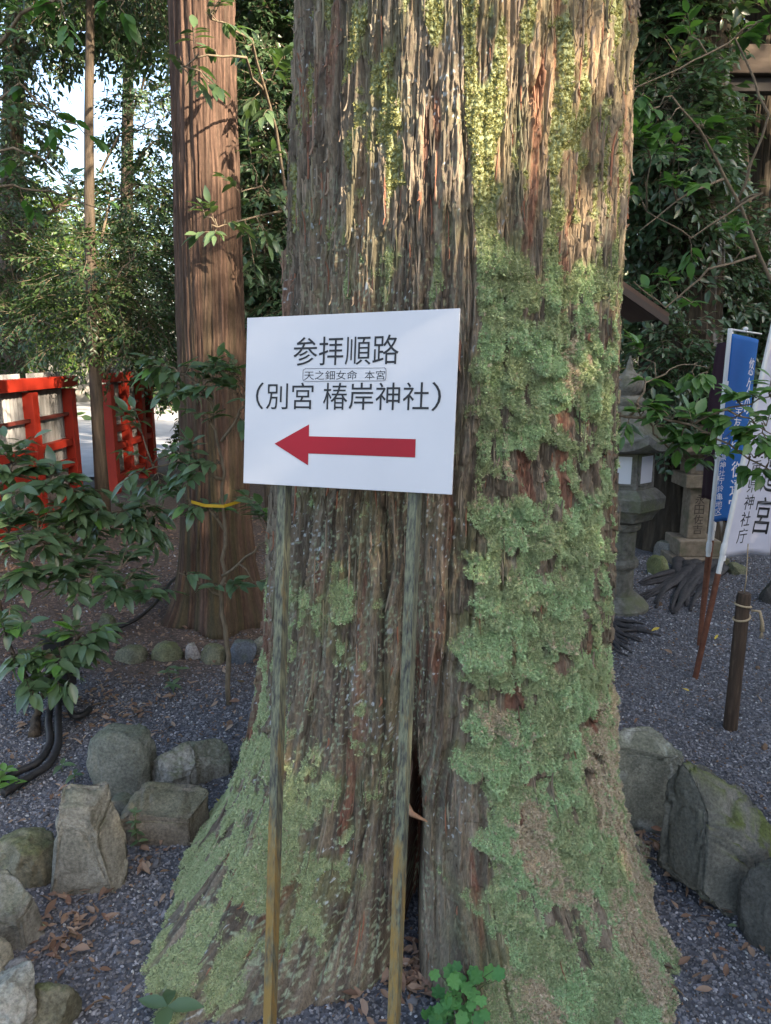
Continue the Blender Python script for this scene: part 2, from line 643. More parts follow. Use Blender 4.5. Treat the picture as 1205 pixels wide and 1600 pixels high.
# sunlit road beyond the gap in the red fence
mb = MB()
ra = [(-3.4, 9.3), (-3.4, 13.0), (-6, 26), (-30, 30), (-30, 9.3)]
mb.add([(x, y, 0.03) for x, y in ra], [list(range(len(ra)))[::-1]])
o = mb.build('road', nmat('pale_asphalt', [(0.3, (0.32, 0.33, 0.36)), (0.7, (0.42, 0.43, 0.46))], ns=3, rough=0.9, bs=60, bstr=0.2))
tag(o, kind='structure')

# ------------------------------------------------------------------ the big mossy cedar
M_bark = vmat('mossy_bark', 190, 0.92, 0.62, 240, 0.7, 0.004, 0.22)
M_moss = tint_mat('moss_tufts', 0.95)


def grid_faces(nr, nc, closed=True):
    i = np.arange(nr * nc).reshape(nr, nc)
    if closed:
        j = np.concatenate([i, i[:, :1]], 1)
    else:
        j = i
    return np.stack([j[:-1, :-1], j[:-1, 1:], j[1:, 1:], j[1:, :-1]], -1).reshape(-1, 4)


BIG = np.array([0.165, 2.2])


def big_axis(z):
    return BIG[0] + (z - 1.1) * 0.032


def build_big_tree():
    root = thing('cedar_tree', (BIG[0], BIG[1], 0), 'huge moss covered cedar trunk standing right behind the white arrow sign', 'tree')
    fine = np.linspace(R(-106), R(106), 800)
    rest = np.linspace(R(106), R(254), 42)[1:-1]
    ph1 = np.concatenate([fine, rest])
    zs = np.linspace(-0.08, 2.9, 1130)
    PH, Z = np.meshgrid(ph1, zs)
    shp = PH.shape
    ph = PH.ravel().astype(np.float32); z = Z.ravel().astype(np.float32)
    phw = np.where(ph > math.pi, ph - 2 * math.pi, ph)
    deg = np.degrees(phw)
    # large form: tapering column, buttress roots, crevice
    Ru = np.interp(z, [0, 0.8, 1.15, 1.8, 2.4, 2.9], [0.485, 0.482, 0.476, 0.445, 0.418, 0.405])
    kd = [-180, -120, -88, -66, -52, -42, -32, -23, -13, -7, -1, 4, 10, 20, 34, 48, 61, 88, 120, 180]
    kr = [0.64, 0.7, 0.72, 0.79, 0.93, 0.99, 0.86, 0.75, 0.64, 0.60, 0.66, 0.80, 0.90, 0.94, 0.93, 0.80, 0.70, 0.64, 0.66, 0.64]
    Rb = np.interp(deg, kd, kr)
    fl = np.exp(-np.maximum(z, 0) / 0.30)
    rad = Ru + (Rb - 0.485) * fl
    rad += 0.012 * n2(phw * 1.6, z * 0.9, 5) * ss(0.1, 0.6, z)
    # crevice between the two root lobes and the fold rising from it
    cdeg = -7.0 - 3.5 * z + 1.2 * n2(z * 3, z * 0 + 0.5, 8)
    wv = np.interp(z, [0, 0.15, 0.4, 0.55, 1.0], [3.2, 3.0, 2.3, 1.3, 1.5])
    dv = np.interp(z, [-0.1, 0.1, 0.3, 0.42, 0.55, 0.9, 1.5], [0.30, 0.30, 0.26, 0.16, 0.05, 0.02, 0.0])
    crev = np.exp(-((deg - cdeg) / wv) ** 4)
    rad -= dv * crev
    groove = np.exp(-((deg - cdeg) / 5.0) ** 2)
    rad -= 0.022 * groove * ss(1.6, 0.6, z)
    # bark
    u = phw * 0.47
    uw = u + 0.012 * n2(u * 4, z * 1.5, 21) + 0.004 * n2(u * 17, z * 7, 22)
    uw = uw + 0.02 * (groove * ss(0.65, 0.4, z) * ss(0.1, 0.4, z))
    r1 = 1 - 2 * np.abs(n2(uw * 24, z * 1.0, 31))
    r2 = 1 - 2 * np.abs(n2(uw * 58, z * 2.4, 32))
    r3 = n2(uw * 150, z * 7, 33)
    r4 = n2(uw * 330, z * 24, 34)
    pl = n2(uw * 15, z * 1.9, 35) + 0.35 * n2(uw * 34, z * 7, 36)
    plate = ss(0.0, 0.07, pl)
    pl2 = ss(0.18, 0.24, n2(uw * 34, z * 4.5, 37) + 0.3 * n2(uw * 70, z * 16, 38))
    crk = np.abs(n2(uw * 10, z * 0.75, 39))
    crack = 1 - ss(0.0, 0.055, crk)
    r5 = 1 - 2 * np.abs(n2(uw * 110, z * 4.5, 40))
    fib = ss(0.05, 0.12, n2(uw * 75, z * 8, 41) + 0.25 * n2(uw * 160, z * 30, 42))
    bark = 0.0045 * r1 + 0.0055 * r2 + 0.0048 * r5 + 0.0030 * r3 + 0.0026 * r4 + 0.009 * plate + 0.007 * pl2 + 0.005 * fib - 0.014 * crack
    # where moss sits
    N1 = fbm2(u * 6, z * 5, 3, 51)
    N2 = fbm2(uw * 17, z * 9, 3, 55)
    NS = n2(uw * 15, z * 2.2, 58)
    right = ss(-3, 9, deg) * ss(2.05, 1.55, z) * (1 - 0.45 * ss(42, 60, deg) * ss(0.4, 0.8, z))
    right *= 1 - ss(6, -3, deg) * ss(0.62, 0.5, z)
    right *= 1 - 0.85 * ss(13, 4, deg - 12 * (0.45 - z)) * ss(0.62, 0.45, z)
    left = ss(-22, -44, deg) * ss(0.95, 0.25, z)
    left = np.maximum(left, 0.55 * ss(-12, -34, deg) * ss(1.3, 0.5, z))
    strips = ss(0.02, 0.28, NS) * ss(1.5, 1.9, z) * ss(-16, -6, deg) * ss(20, 6, deg)
    strips2 = 0.40 * ss(0.05, 0.3, NS) * ss(1.5, 1.9, z)
    wgt = (0.66 - 0.10 * ss(0.5, 1.0, z) + 0.26 * ss(0.75, 0.35, z)) * right + 0.66 * left - 0.30 * left * (1 - ss(0.0, 0.14, np.abs(n2(uw * 13, z * 2.4, 68)))) + 0.95 * strips + strips2 + 0.27
    wgt = wgt - 0.18 * ss(0.25, 0.05, np.abs(deg - cdeg) / 30) * ss(0.7, 0.4, z)
    mraw = wgt + 0.36 * N1 + 0.42 * N2 - 0.35 * crack
    mraw = mraw + 0.30 * n2(u * 24, z * 26, 66) * (0.4 + 0.6 * right) + 0.12 * n2(u * 55, z * 55, 67)
    pits = ss(0.24, 0.42, n2(u * 12, z * 14, 95) + 0.35 * n2(u * 34, z * 30, 96)) * right * ss(1.5, 1.2, z)
    mraw = mraw - 0.45 * pits
    M = ss(0.60, 0.76, mraw)
    M *= 1 - crev * ss(0.6, 0.4, z)
    M *= ss(130, 100, np.abs(deg))
    # moss cushions droop: the height field is read a little above, so lower rims overhang
    lump = np.clip(0.45 + 1.0 * n2(u * 16, z * 19, 61) + 0.75 * n2(u * 34, z * 38, 62), 0, 1.6)
    fine_m = 0.5 + n2(u * 120, z * 120, 63)
    cush = np.maximum(right * ss(2.0, 1.5, z), 0.75 * left)
    hm = M * (0.003 + 0.022 * lump * (0.25 + 0.75 * cush) + 0.006 * fine_m)
    hm *= ss(0.58, 0.95, mraw) * 0.5 + 0.5
    flaky = ss(0.12, 0.2, n2(u * 13 + 0.5 * n2(u * 30, z * 30, 64), z * 15, 65)) * right * ss(1.75, 1.1, z)
    tot = rad + bark * (1 - 0.45 * M) + hm + 0.014 * flaky
    drop = 0.95 * hm + 0.012 * flaky
    cx = big_axis(z)
    x = cx + tot * np.sin(phw); y = BIG[1] - tot * np.cos(phw); zz = z - drop * ss(0.02, 0.1, z)
    V = np.c_[x - BIG[0], y - BIG[1], zz]
    # colour of bark, painted sun tone, algae, lichen and moss ground
    def C(*c):
        return np.array(c)[None, :]
    t = lambda a: a[:, None]
    a1 = n2(uw * 46, z * 1.6, 71); a2 = n2(uw * 12, z * 1.1, 72); a3 = n2(uw * 95, z * 5, 73)
    col = C(0.118, 0.095, 0.068) + t(ss(-0.5, 0.5, a1)) * C(0.08, 0.066, 0.050)
    col = col * (1 - t(0.55 * ss(0.1, 0.5, a3))) + t(0.55 * ss(0.1, 0.5, a3)) * C(0.27, 0.23, 0.18)
    dk = 0.6 * ss(0.05, 0.4, -a1 + 0.4 * a3)
    col = col * (1 - t(dk)) + t(dk) * C(0.055, 0.042, 0.034)
    sunlit_tan = ss(-0.25, 0.35, a2 + 0.4 * a1) * ss(1.55, 2.0, z) * ss(-14, 10, deg) * 0.75  # tan bark, mostly warm sunlight painted into the upper right side
    col = col * (1 - t(sunlit_tan)) + t(sunlit_tan) * C(0.33, 0.23, 0.13)
    red = ss(0.36, 0.5, n2(uw * 17, z * 2.1, 74) + 0.3 * n2(uw * 60, z * 6, 75)) * (1 - 0.4 * plate)
    col = col * (1 - t(0.7 * red)) + t(0.7 * red) * C(0.20, 0.085, 0.055)
    alg = ss(-0.15, 0.45, N1 + 0.5 * N2) * (0.35 + 0.45 * ss(0.0, 0.3, wgt - 0.3)) * (1 - 0.5 * red)
    col = col * (1 - t(alg)) + t(alg) * C(0.165, 0.16, 0.08)
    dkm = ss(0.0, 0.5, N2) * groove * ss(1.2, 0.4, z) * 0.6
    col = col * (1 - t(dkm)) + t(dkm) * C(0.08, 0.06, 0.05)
    hollow = crev * ss(0.62, 0.45, z)
    col = col * (1 - t(hollow)) + t(hollow) * C(0.13, 0.06, 0.04)
    # pale crust lichen on the bare left face
    lf = ss(2, -8, deg) * ss(-75, -40, deg) * ss(2.2, 1.3, z) + 0.35
    lic = ss(0.30, 0.42, 0.8 * n2(u * 150, z * 105, 81) + 0.35 * n2(u * 60, z * 40, 80) + 0.4 * n2(uw * 22, z * 5, 82) - 0.02) * lf
    col = col * (1 - t(0.6 * lic)) + t(0.6 * lic) * C(0.29, 0.33, 0.22)
    wh = ss(0.74, 0.8, n2(u * 130, z * 85, 83) + 0.45 * n2(u * 7, z * 4, 84)) * ss(14, 4, deg)
    wh = np.maximum(wh, ss(0.86, 0.9, n2(u * 40, z * 22, 85)) * 0.8)
    col = col * (1 - t(0.85 * wh)) + t(0.85 * wh) * C(0.48, 0.52, 0.52)
    mossc = C(0.29, 0.33, 0.17)
    tanm = ss(0.1, 0.45, n2(u * 9, z * 5, 86) + 0.35 * n2(u * 40, z * 40, 87) + 0.62 * ss(25, 60, deg) * ss(0.95, 0.3, z) - 0.45 * ss(0.4, 0.9, z))
    tanm *= right
    under = mossc * (1 - t(tanm)) + t(tanm) * C(0.40, 0.31, 0.20)
    col = col * (1 - t(0.85 * M)) + t(0.85 * M) * under
    red2 = flaky * (1 - M)
    F = grid_faces(*shp)
    trunk = bpy.data.objects.new('trunk', mesh_np('trunk', V, F, M_bark, True, col))
    put(trunk, root)
    # moss tufts on the moss
    G = V.reshape(shp[0], shp[1], 3)
    du = np.roll(G, -1, 1) - np.roll(G, 1, 1)
    dz = np.gradient(G, axis=0)
    Nn = np.cross(du.reshape(-1, 3), dz.reshape(-1, 3)); Nn /= np.linalg.norm(Nn, axis=1, keepdims=True) + 1e-12
    vis = (np.abs(deg) < 100) & (z > 0.0)
    prob = np.where(vis, M * (0.55 + 0.45 * right), 0) * rad
    want = 200000
    prob = prob / prob.sum() * want
    idx = np.nonzero(rng.random(len(prob)) < prob)[0]
    n = len(idx)
    nn = Nn[idx] + np.array([0, 0, 0.25]) + rng.normal(0, 0.35, (n, 3))
    P = V[idx] + rng.normal(0, 0.001, (n, 3))
    sc = (0.0046 + 0.0046 * rng.random(n)) * (0.8 + 0.5 * cush[idx])
    # tint: fresh green cushions, olive on top, grey-green on the left root, straw where dead
    k = rng.random(n)[:, None]
    fresh = np.array([0.30, 0.43, 0.21]) * (1 - k) + np.array([0.48, 0.61, 0.35]) * k
    olive = np.array([0.25, 0.26, 0.09]) * (1 - k) + np.array([0.38, 0.37, 0.15]) * k
    grey = np.array([0.33, 0.40, 0.215]) * (1 - k) + np.array([0.48, 0.53, 0.31]) * k
    straw = np.array([0.44, 0.36, 0.24]) * (1 - k) + np.array([0.64, 0.54, 0.40]) * k
    fr = t(ss(-0.2, 0.35, n2(u[idx] * 11, z[idx] * 13, 91) + 0.25 * (lump[idx] - 0.6)))
    drab = np.array([0.28, 0.34, 0.165]) * (1 - k) + np.array([0.42, 0.48, 0.27]) * k
    c = drab * (1 - fr) + fresh * fr
    wl = t(ss(-10, -35, deg[idx]) * ss(1.0, 0.5, z[idx])); c = c * (1 - wl) + grey * wl
    wo = t(ss(1.65, 1.95, z[idx])); c = c * (1 - wo) + olive * wo
    ws = t((rng.random(n) < tanm[idx] * 0.85 + 0.03).astype(float)); c = c * (1 - ws) + straw * ws
    tm = []
    for s in range(4):
        r = random.Random(40 + s); q = MB()
        for _ in range(13):
            th = r.uniform(0, 6.28); el = r.uniform(0.15, 1.4)
            d = Vector((math.cos(th) * math.cos(el), math.sin(th) * math.cos(el), math.sin(el)))
            sd = d.cross(Vector((r.uniform(-1, 1), r.uniform(-1, 1), 0.3))).normalized() * 0.07
            b = d * 0.1; e = d * r.uniform(0.6, 1.0)
            q.add([b - sd, b + sd, (b + e) * 0.55 + sd * 1.2, e, (b + e) * 0.55 - sd * 1.2], [(0, 1, 2, 3, 4)])
        me = bpy.data.meshes.new('moss_tuft'); me.from_pydata(q.v, [], q.f); me.materials.append(M_moss); tm.append(me)
    scatter('moss', P, eulers(nn, rng.random(n) * 6.28), sc, tm, root, tint=c)
    # fibrous strips of bark lifting off the trunk
    mst, nt, bs_, out = new_mat('bark_strip')
    a_ = nt.nodes.new('ShaderNodeAttribute'); a_.attribute_name = 'tint'; a_.attribute_type = 'INSTANCER'
    f_ = ramp(nt, noise(nt, coords(nt, (60, 3, 60)), 1.0, 4), [(0.3, (0.6, 0.6, 0.6)), (0.7, (1.3, 1.3, 1.3))])
    nt.links.new(mix(nt, 1.0, a_.outputs['Color'], f_, 'MULTIPLY'), bs_.inputs['Base Color']); bs_.inputs['Roughness'].default_value = 0.9
    sm = []
    for s in range(6):
        r = random.Random(70 + s); V_ = []; F_ = []; ng = 9
        for i in range(ng + 1):
            t_ = i / ng
            w_ = 0.5 * min(1, 4 * t_ + 0.15, 3 * (1 - t_) + 0.12) * r.uniform(0.7, 1.0)
            lift = 0.10 + 0.9 * max(0, t_ - 0.65) ** 2 * 8 * (1 if s % 2 else 0.3) + 0.06 * r.random()
            ox = 0.25 * math.sin(t_ * 4 + s)
            V_ += [(-w_ + ox, t_ - 0.5, lift - 0.35), (-w_ * 0.5 + ox, t_ - 0.5, lift), (w_ * 0.6 + ox, t_ - 0.5, lift + 0.05), (w_ + ox, t_ - 0.5, lift - 0.35)]
            if i:
                k_ = 4 * i
                F_ += [(k_ - 4 + q_, k_ - 3 + q_, k_ + 1 + q_, k_ + q_) for q_ in range(3)]
        me = bpy.data.meshes.new('bark_strip'); me.from_pydata(V_, [], F_); me.materials.append(mst); sm.append(me)
    pb = np.where(vis & (z > 0.05), (1 - M) * (1 - hollow) * (0.5 + 0.8 * ss(0.6, 1.5, z)), 0) * rad
    pb = pb / pb.sum() * 5200
    ib = np.nonzero(rng.random(len(pb)) < pb)[0]; nb_ = len(ib)
    Nh = np.c_[np.sin(phw[ib]), -np.cos(phw[ib]), 0 * phw[ib]]
    tang = dz.reshape(-1, 3)[ib]; smooth_r = np.c_[0 * ib, 0 * ib, np.ones(nb_)]
    fl_ = (fl[ib] * (Rb[ib] - 0.485) / 0.30)[:, None]
    Yd = smooth_r - Nh * fl_
    Yd = Yd + np.c_[np.cos(phw[ib]), np.sin(phw[ib]), 0 * phw[ib]] * rng.normal(0, 0.05, (nb_, 1))
    Yd *= np.where(rng.random(nb_) < 0.7, -1, 1)[:, None]
    ln = 0.02 + 0.11 * rng.random(nb_) ** 2.0; wd = 0.0022 + 0.0052 * rng.random(nb_) ** 2
    kk = rng.random(nb_)[:, None]
    tb = np.minimum(col[ib], [[0.22, 0.17, 0.125]]) * (0.65 + 0.75 * kk)
    rd = rng.random(nb_) < 0.06
    tb[rd] = np.array([0.25, 0.11, 0.065])
    o_ = scatter('bark_strips', V[ib] + Nh * 0.001, frame_eulers(Yd, Nh + rng.normal(0, 0.12, (nb_, 3))), np.c_[wd, ln, 0.006 + 0.006 * rng.random(nb_)], sm, root, tint=tb)
    # trunk above the picture, limbs and crown
    mbk = MB()
    pts = [(big_axis(z_), BIG[1], z_) for z_ in np.linspace(2.86, 14, 14)]
    mbk.tube(pts, list(np.linspace(0.40, 0.10, 14)), 28)
    mbk.build('upper_trunk', nmat('cedar_bark_high', [(0.3, (0.11, 0.075, 0.05)), (0.7, (0.22, 0.15, 0.10))], (1, 1, 0.06), ns=30, bs=40, bstr=0.6, bd=0.02), root, True)
    n = 700
    zz_ = rng.uniform(8.5, 15, n); th = rng.random(n) * 6.28; rr = (15.5 - zz_) * 0.33 * np.sqrt(rng.random(n))
    P = np.c_[big_axis(zz_) - BIG[0] + rr * np.cos(th), rr * np.sin(th), zz_]
    D = np.c_[np.cos(th), np.sin(th), rng.normal(-0.25, 0.25, n)]
    scatter('crown', P, frame_eulers(D, np.tile([0, 0, 1.0], (n, 1))), 1.6 + rng.random(n), SPRD, root)
    # splinter of wood sticking out of the crevice, and a strip of peeling red bark
    M_wood = nmat('torn_wood', [(0.3, (0.20, 0.10, 0.055)), (0.7, (0.36, 0.22, 0.13))], (1, 1, 0.2), ns=90, bs=120)
    q = MB(); a = at(622, 1240, 1.70); b = at(644, 1272, 1.60); c_ = at(668, 1284, 1.585)
    q.tube([a, (a + b) / 2, b, c_], [0.013, 0.011, 0.007, 0.002], 6)
    q.build('splinter', M_wood, root, True)
    return root


ROOT_BIG = build_big_tree()

# ------------------------------------------------------------------ the white arrow sign on two posts
M_ink = plain('black_lettering', (0.012, 0.012, 0.015), 0.5)


def text_geo(body, w=None, h=None, spacing=1.0):
    """flat lettering as vertices (0..1 box scaled to w x h) and faces"""
    cu = bpy.data.curves.new('lettering', 'FONT'); cu.body = body; cu.resolution_u = 3; cu.space_character = spacing
    o = bpy.data.objects.new('lettering', cu)
    me = bpy.data.meshes.new_from_object(o)
    V = np.array([v.co[:] for v in me.vertices]); F = [list(p.vertices) for p in me.polygons]
    bpy.data.objects.remove(o); bpy.data.curves.remove(cu); bpy.data.meshes.remove(me)
    a, b = V.min(0), V.max(0)
    V = (V - a) / np.maximum(b - a, 1e-6); V[:, 2] = 0
    V[:, 0] *= w; V[:, 1] *= h
    return V, F


def build_sign():
    # the four corners seen in the photo give the board's pose
    lam = np.array([0.98532, 0.87268, 0.88735, 1.0]) * 1.645
    px = [(386, 497), (718, 482), (708, 773), (382, 755)]
    K = [Vector((0, 0, EYE)) + ray(*p) * l for p, l in zip(px, lam)]
    X = ((K[1] - K[0]) + (K[2] - K[3])).normalized()
    Wd = (K[1] - K[0]).length
    Hh = (K[3] - K[0]).length
    Y = ((K[0] - K[3]) + (K[1] - K[2])).normalized()
    N = X.cross(Y).normalized(); Y = N.cross(X)
    c = (K[0] + K[1] + K[2] + K[3]) / 4
    foot = c - Y * (c.z / Y.z); foot.z = 0
    root = thing('direction_sign', foot, 'white signboard with black Japanese lettering and a red arrow on two weathered posts', 'sign')
    M = Matrix((X, Y, N)).transposed()

    def W3(x, y, z):
        return c + M @ Vector((x, y, z))
    M_board = nmat('white_board', [(0.3, (0.50, 0.51, 0.54)), (0.7, (0.54, 0.55, 0.58))], ns=5, rough=0.35, spec=0.4, second=(90, (0.6, 0.6, 0.58), 0.72, 0.8))
    q = MB(); q.box((0, 0, 0), (Wd, Hh, 0.004)); q.v = [tuple(W3(*p)) for p in q.v]
    board = q.build('board', M_board, root, bevel=0.0008)

    def flat(name, V, F, mat, x0, y0, parent=board):
        P = [W3(x0 + v[0], y0 + v[1], 0.0030) for v in V]
        q = MB(); q.add(P, F)
        return q.build(name, mat, parent)

    # photo position -> place on the board
    def loc(x, y):
        r = ray(x, y); o = Vector((0, 0, EYE))
        k = (c - o).dot(N) / r.dot(N)
        d = M.transposed() @ (o + r * k - c)
        return d.x, d.y
    z5 = lambda x, y: loc(370 + x / 3.347, 460 + y / 3.347)

    def line(name, body, p0, p1, parent=board):
        (xa, ya), (xb, yb) = z5(*p0), z5(*p1)
        V, F = text_geo(body, xb - xa, ya - yb)
        return flat(name, V, F, M_ink, xa, yb, parent)
    line('lettering', '参拝順路', (303, 226), (848, 366))
    line('lettering', '（', (106, 461), (142, 601))
    line('lettering', '別宮', (160, 463), (402, 603))
    line('lettering', '椿岸神社', (458, 463), (1006, 609))
    line('lettering', '）', (1025, 459), (1068, 611))
    # the small sticker between the lines, with its thin hand drawn rim
    (xa, ya), (xb, yb) = z5(350, 389), z5(784, 453)
    q = []; n = 10; rr = 0.006
    for cx_, cy_, a0 in ((xb - rr, ya - rr, 0), (xa + rr, ya - rr, 90), (xa + rr, yb + rr, 180), (xb - rr, yb + rr, 270)):
        for i in range(n):
            a = R(a0 + 90 * i / (n - 1)); q.append((cx_ + rr * math.cos(a), cy_ + rr * math.sin(a) + 0.0006 * math.sin(i * 2 + a0)))
    m = MB(); k = len(q)
    m.add([W3(x, y, 0.0026) for x, y in q], [list(range(k))])
    st = m.build('sticker', plain('clear_sticker', (0.515, 0.525, 0.555), 0.3), board)
    m = MB(); mx, my = (xa + xb) / 2, (ya + yb) / 2
    inn = [(mx + (x - mx) * 0.987, my + (y - my) * 0.93) for x, y in q]
    m.add([W3(x, y, 0.0034) for x, y in q + inn], [(i, (i + 1) % k, k + (i + 1) % k, k + i) for i in range(k)])
    m.build('sticker_outline', plain('thin_ink', (0.12, 0.12, 0.14), 0.5), board)
    line('lettering', '天之鈿女命', (358, 401), (632, 446))
    line('lettering', '本宮', (674, 399), (778, 446))
    A = [z5(*p) for p in ((201, 781), (382, 680), (381, 742), (939, 757), (936, 853), (378, 832), (376, 894))]
    m = MB(); m.add([W3(x, y, 0.0030) for x, y in A], [(0, 6, 5, 2, 1), (5, 4, 3, 2)])
    m.build('arrow', nmat('red_print', [(0.3, (0.27, 0.002, 0.012)), (0.7, (0.31, 0.003, 0.015))], ns=8, rough=0.4), board)
    # angle iron posts: a flange facing us and one turned back
    M_post, nt, pb_, out = new_mat('weathered_post')
    v_ = coords(nt, (1, 1, 0.14))
    base_ = ramp(nt, noise(nt, v_, 190, 10), [(0.32, (0.022, 0.022, 0.026)), (0.44, (0.075, 0.078, 0.06)), (0.56, (0.14, 0.15, 0.095)), (0.7, (0.20, 0.21, 0.14))])
    tc_ = nt.nodes.new('ShaderNodeTexCoord'); sx = nt.nodes.new('ShaderNodeSeparateXYZ'); nt.links.new(tc_.outputs['Object'], sx.inputs[0])
    hz = nt.nodes.new('ShaderNodeMapRange'); hz.inputs[1].default_value = 1.0; hz.inputs[2].default_value = 0.3; hz.inputs[3].default_value = -0.16; hz.inputs[4].default_value = 0.07
    nt.links.new(sx.outputs[2], hz.inputs[0])
    ad_ = nt.nodes.new('ShaderNodeMath'); ad_.operation = 'ADD'; nt.links.new(noise(nt, v_, 30, 8, 0.75), ad_.inputs[0]); nt.links.new(hz.outputs[0], ad_.inputs[1])
    mr_ = nt.nodes.new('ShaderNodeMapRange'); mr_.inputs[1].default_value = 0.46; mr_.inputs[2].default_value = 0.62; nt.links.new(ad_.outputs[0], mr_.inputs[0])
    nt.links.new(mix(nt, mr_.outputs[0], base_, (0.25, 0.16, 0.045)), pb_.inputs['Base Color'])
    pb_.inputs['Roughness'].default_value = 0.8; bump(nt, pb_, noise(nt, v_, 260, 6), 0.6, 0.004)
    for (x0, y0), w in (((437.5, 770), 0.0205), ((643.0, 780), 0.0205)):
        lx, ly = loc(x0, y0)
        top = 0.15
        bot = -c.z / Y.z - 0.05
        q = MB()
        q.box((lx, (top + bot) / 2, -0.008), (w, top - bot, 0.004))
        q.box((lx + w / 2 - 0.0025, (top + bot) / 2, -0.0225), (0.004, top - bot, 0.0248))
        q.v = [tuple(W3(*p)) for p in q.v]
        po = q.build('post', M_post, root, bevel=0.0006)
    return root


build_sign()

# ------------------------------------------------------------------ rocks
_ico = {}


def ico(sub):
    if sub not in _ico:
        bm = bmesh.new(); bmesh.ops.create_icosphere(bm, subdivisions=sub, radius=1)
        bm.verts.ensure_lookup_table()
        V = np.array([v.co[:] for v in bm.verts]); F = np.array([[v.index for v in f.verts] for f in bm.faces]); bm.free()
        _ico[sub] = (V, F)
    return _ico[sub]


M_rock = vmat('rock', 110, 0.88, 0.6, 60, 0.8, 0.008, spec=0.25)


def rock(label, x0, y0, x1, y1, seed, col=(0.15, 0.145, 0.12), col2=(0.22, 0.21, 0.18), moss=0.0, thick=0.8, cuts=9, flat=0.72, rough=0.07, vein=0.0, group='garden rocks around the mossy cedar', sub=5, speck=0.0, name='rock', gap=0.0, box=0.72, planes=()):
    g = gnd((x0 + x1) / 2, y1)
    w = size(x1 - x0, g)
    dc = g.y + thick * w / 2 + gap
    c0 = gnd((x0 + x1) / 2, y1)
    base = Vector((c0.x * dc / c0.y, dc, 0))
    w = size(x1 - x0, base + Vector((0, 0, 0.1)))
    top = at((x0 + x1) / 2, y0, dc).z
    h = max(top, 0.05)
    V, F = ico(sub)
    r_ = np.random.default_rng(seed)
    P = np.sign(V) * np.abs(V) ** box
    P /= np.abs(P).max()
    P += 0.13 * np.stack([fbm3(V + 9 * k, 0.9, 2, seed + k) for k in range(3)], 1)
    for _ in range(cuts):
        n = r_.normal(size=3); n[2] *= 0.7; n /= np.linalg.norm(n)
        d = P @ n; lim = r_.uniform(flat - 0.1, flat + 0.16)
        P -= np.maximum(0, d - lim)[:, None] * n * 0.99
    for n, lim in planes:
        n = np.array(n, float); n /= np.linalg.norm(n)
        P -= np.maximum(0, P @ n - lim - 0.05 * n3(V, 2.0, seed + 40))[:, None] * n
    P += V * (rough * fbm3(V, 2.6, 5, seed + 11) - 0.05 * ss(0.14, 0.0, np.abs(fbm3(V, 1.9, 3, seed + 21))) + 0.035 * n3(V, 9, seed) + 0.018 * n3(V, 19, seed))[:, None]
    lo, hi = P.min(0), P.max(0)
    P = (P - lo) / (hi - lo)
    hh = h + 0.06 + 0.12 * h
    P = np.c_[(P[:, 0] - 0.5) * w, (P[:, 1] - 0.5) * w * thick, P[:, 2] * hh - (hh - h)]
    me0 = np.cross(P[F[:, 1]] - P[F[:, 0]], P[F[:, 2]] - P[F[:, 0]])
    N = np.zeros_like(P)
    for k in range(3):
        np.add.at(N, F[:, k], me0)
    N /= np.linalg.norm(N, axis=1, keepdims=True) + 1e-12
    t = ss(-0.5, 0.5, fbm3(P, 9, 4, seed))[:, None]
    C = np.array(col) * (1 - t) + np.array(col2) * t
    C = C * 1.15
    st = ss(0.2, 0.6, fbm3(P * [1, 1, 0.4], 30, 3, seed + 3))[:, None]
    C = C * (1 - 0.4 * st) + np.array([0.10, 0.10, 0.085]) * 0.4 * st
    if vein:
        v = np.abs(n3(P * [0.6, 0.6, 1.6] + 0.05 * fbm3(P, 8, 2, seed)[:, None], 10, seed + 5))
        v = (ss(0.06, 0.01, v) * vein)[:, None]; C = C * (1 - v) + np.array([0.42, 0.44, 0.40]) * v
    if speck:
        v = (ss(0.2, 0.45, fbm3(P, 60, 2, seed + 6)) * speck)[:, None]; C = C * (1 - v) + np.array([0.38, 0.37, 0.33]) * v
    if moss:
        v = (ss(0.45, 0.95, N[:, 2] + 0.45 * fbm3(P, 14, 4, seed + 8)) * moss)[:, None]
        C = C * (1 - v) + np.array([0.10, 0.12, 0.035]) * v
        P = P + N * v * (0.004 + 0.004 * n3(P, 90, 4)[:, None])
    o = bpy.data.objects.new(name, mesh_np(name, P, F, M_rock, True, C))
    o.location = base
    put(o)
    return tag(o, label, 'rock', group)


G1, G2 = (0.12, 0.115, 0.095), (0.19, 0.185, 0.155)
rock('large smooth grey green boulder standing at the back of the rock ring', 147, 1137, 250, 1250, 1, (0.12, 0.125, 0.10), (0.165, 0.165, 0.135), 0.25, 0.75, 5, 0.86, 0.03)
rock('speckled grey rock with a pale broken face beside the smooth boulder', 240, 1165, 315, 1248, 2, G1, (0.24, 0.23, 0.2), 0.5, 0.9, 9, 0.72, 0.08, speck=0.55)
rock('rough pitted grey rock, end stone of the three behind the flat slab', 270, 1158, 364, 1242, 3, (0.13, 0.125, 0.1), (0.22, 0.21, 0.17), 0.3, 0.8, 7, 0.8, 0.07, speck=0.4, gap=0.06)
rock('flat brownish stone slab lying in front of the three boulders', 198, 1238, 328, 1320, 4, (0.125, 0.105, 0.08), (0.19, 0.165, 0.13), 0.3, 0.55, 5, 0.8, 0.05, box=0.5, planes=[((0.1, -0.25, 1), 0.5), ((0, -1, 0.1), 0.5), ((1, -0.3, 0), 0.8)])
rock('small angular dark stone wedged beneath the smooth boulder', 168, 1243, 216, 1284, 5, (0.10, 0.10, 0.085), (0.17, 0.165, 0.14), 0.3, 0.8, 9, 0.66, 0.06, sub=4)
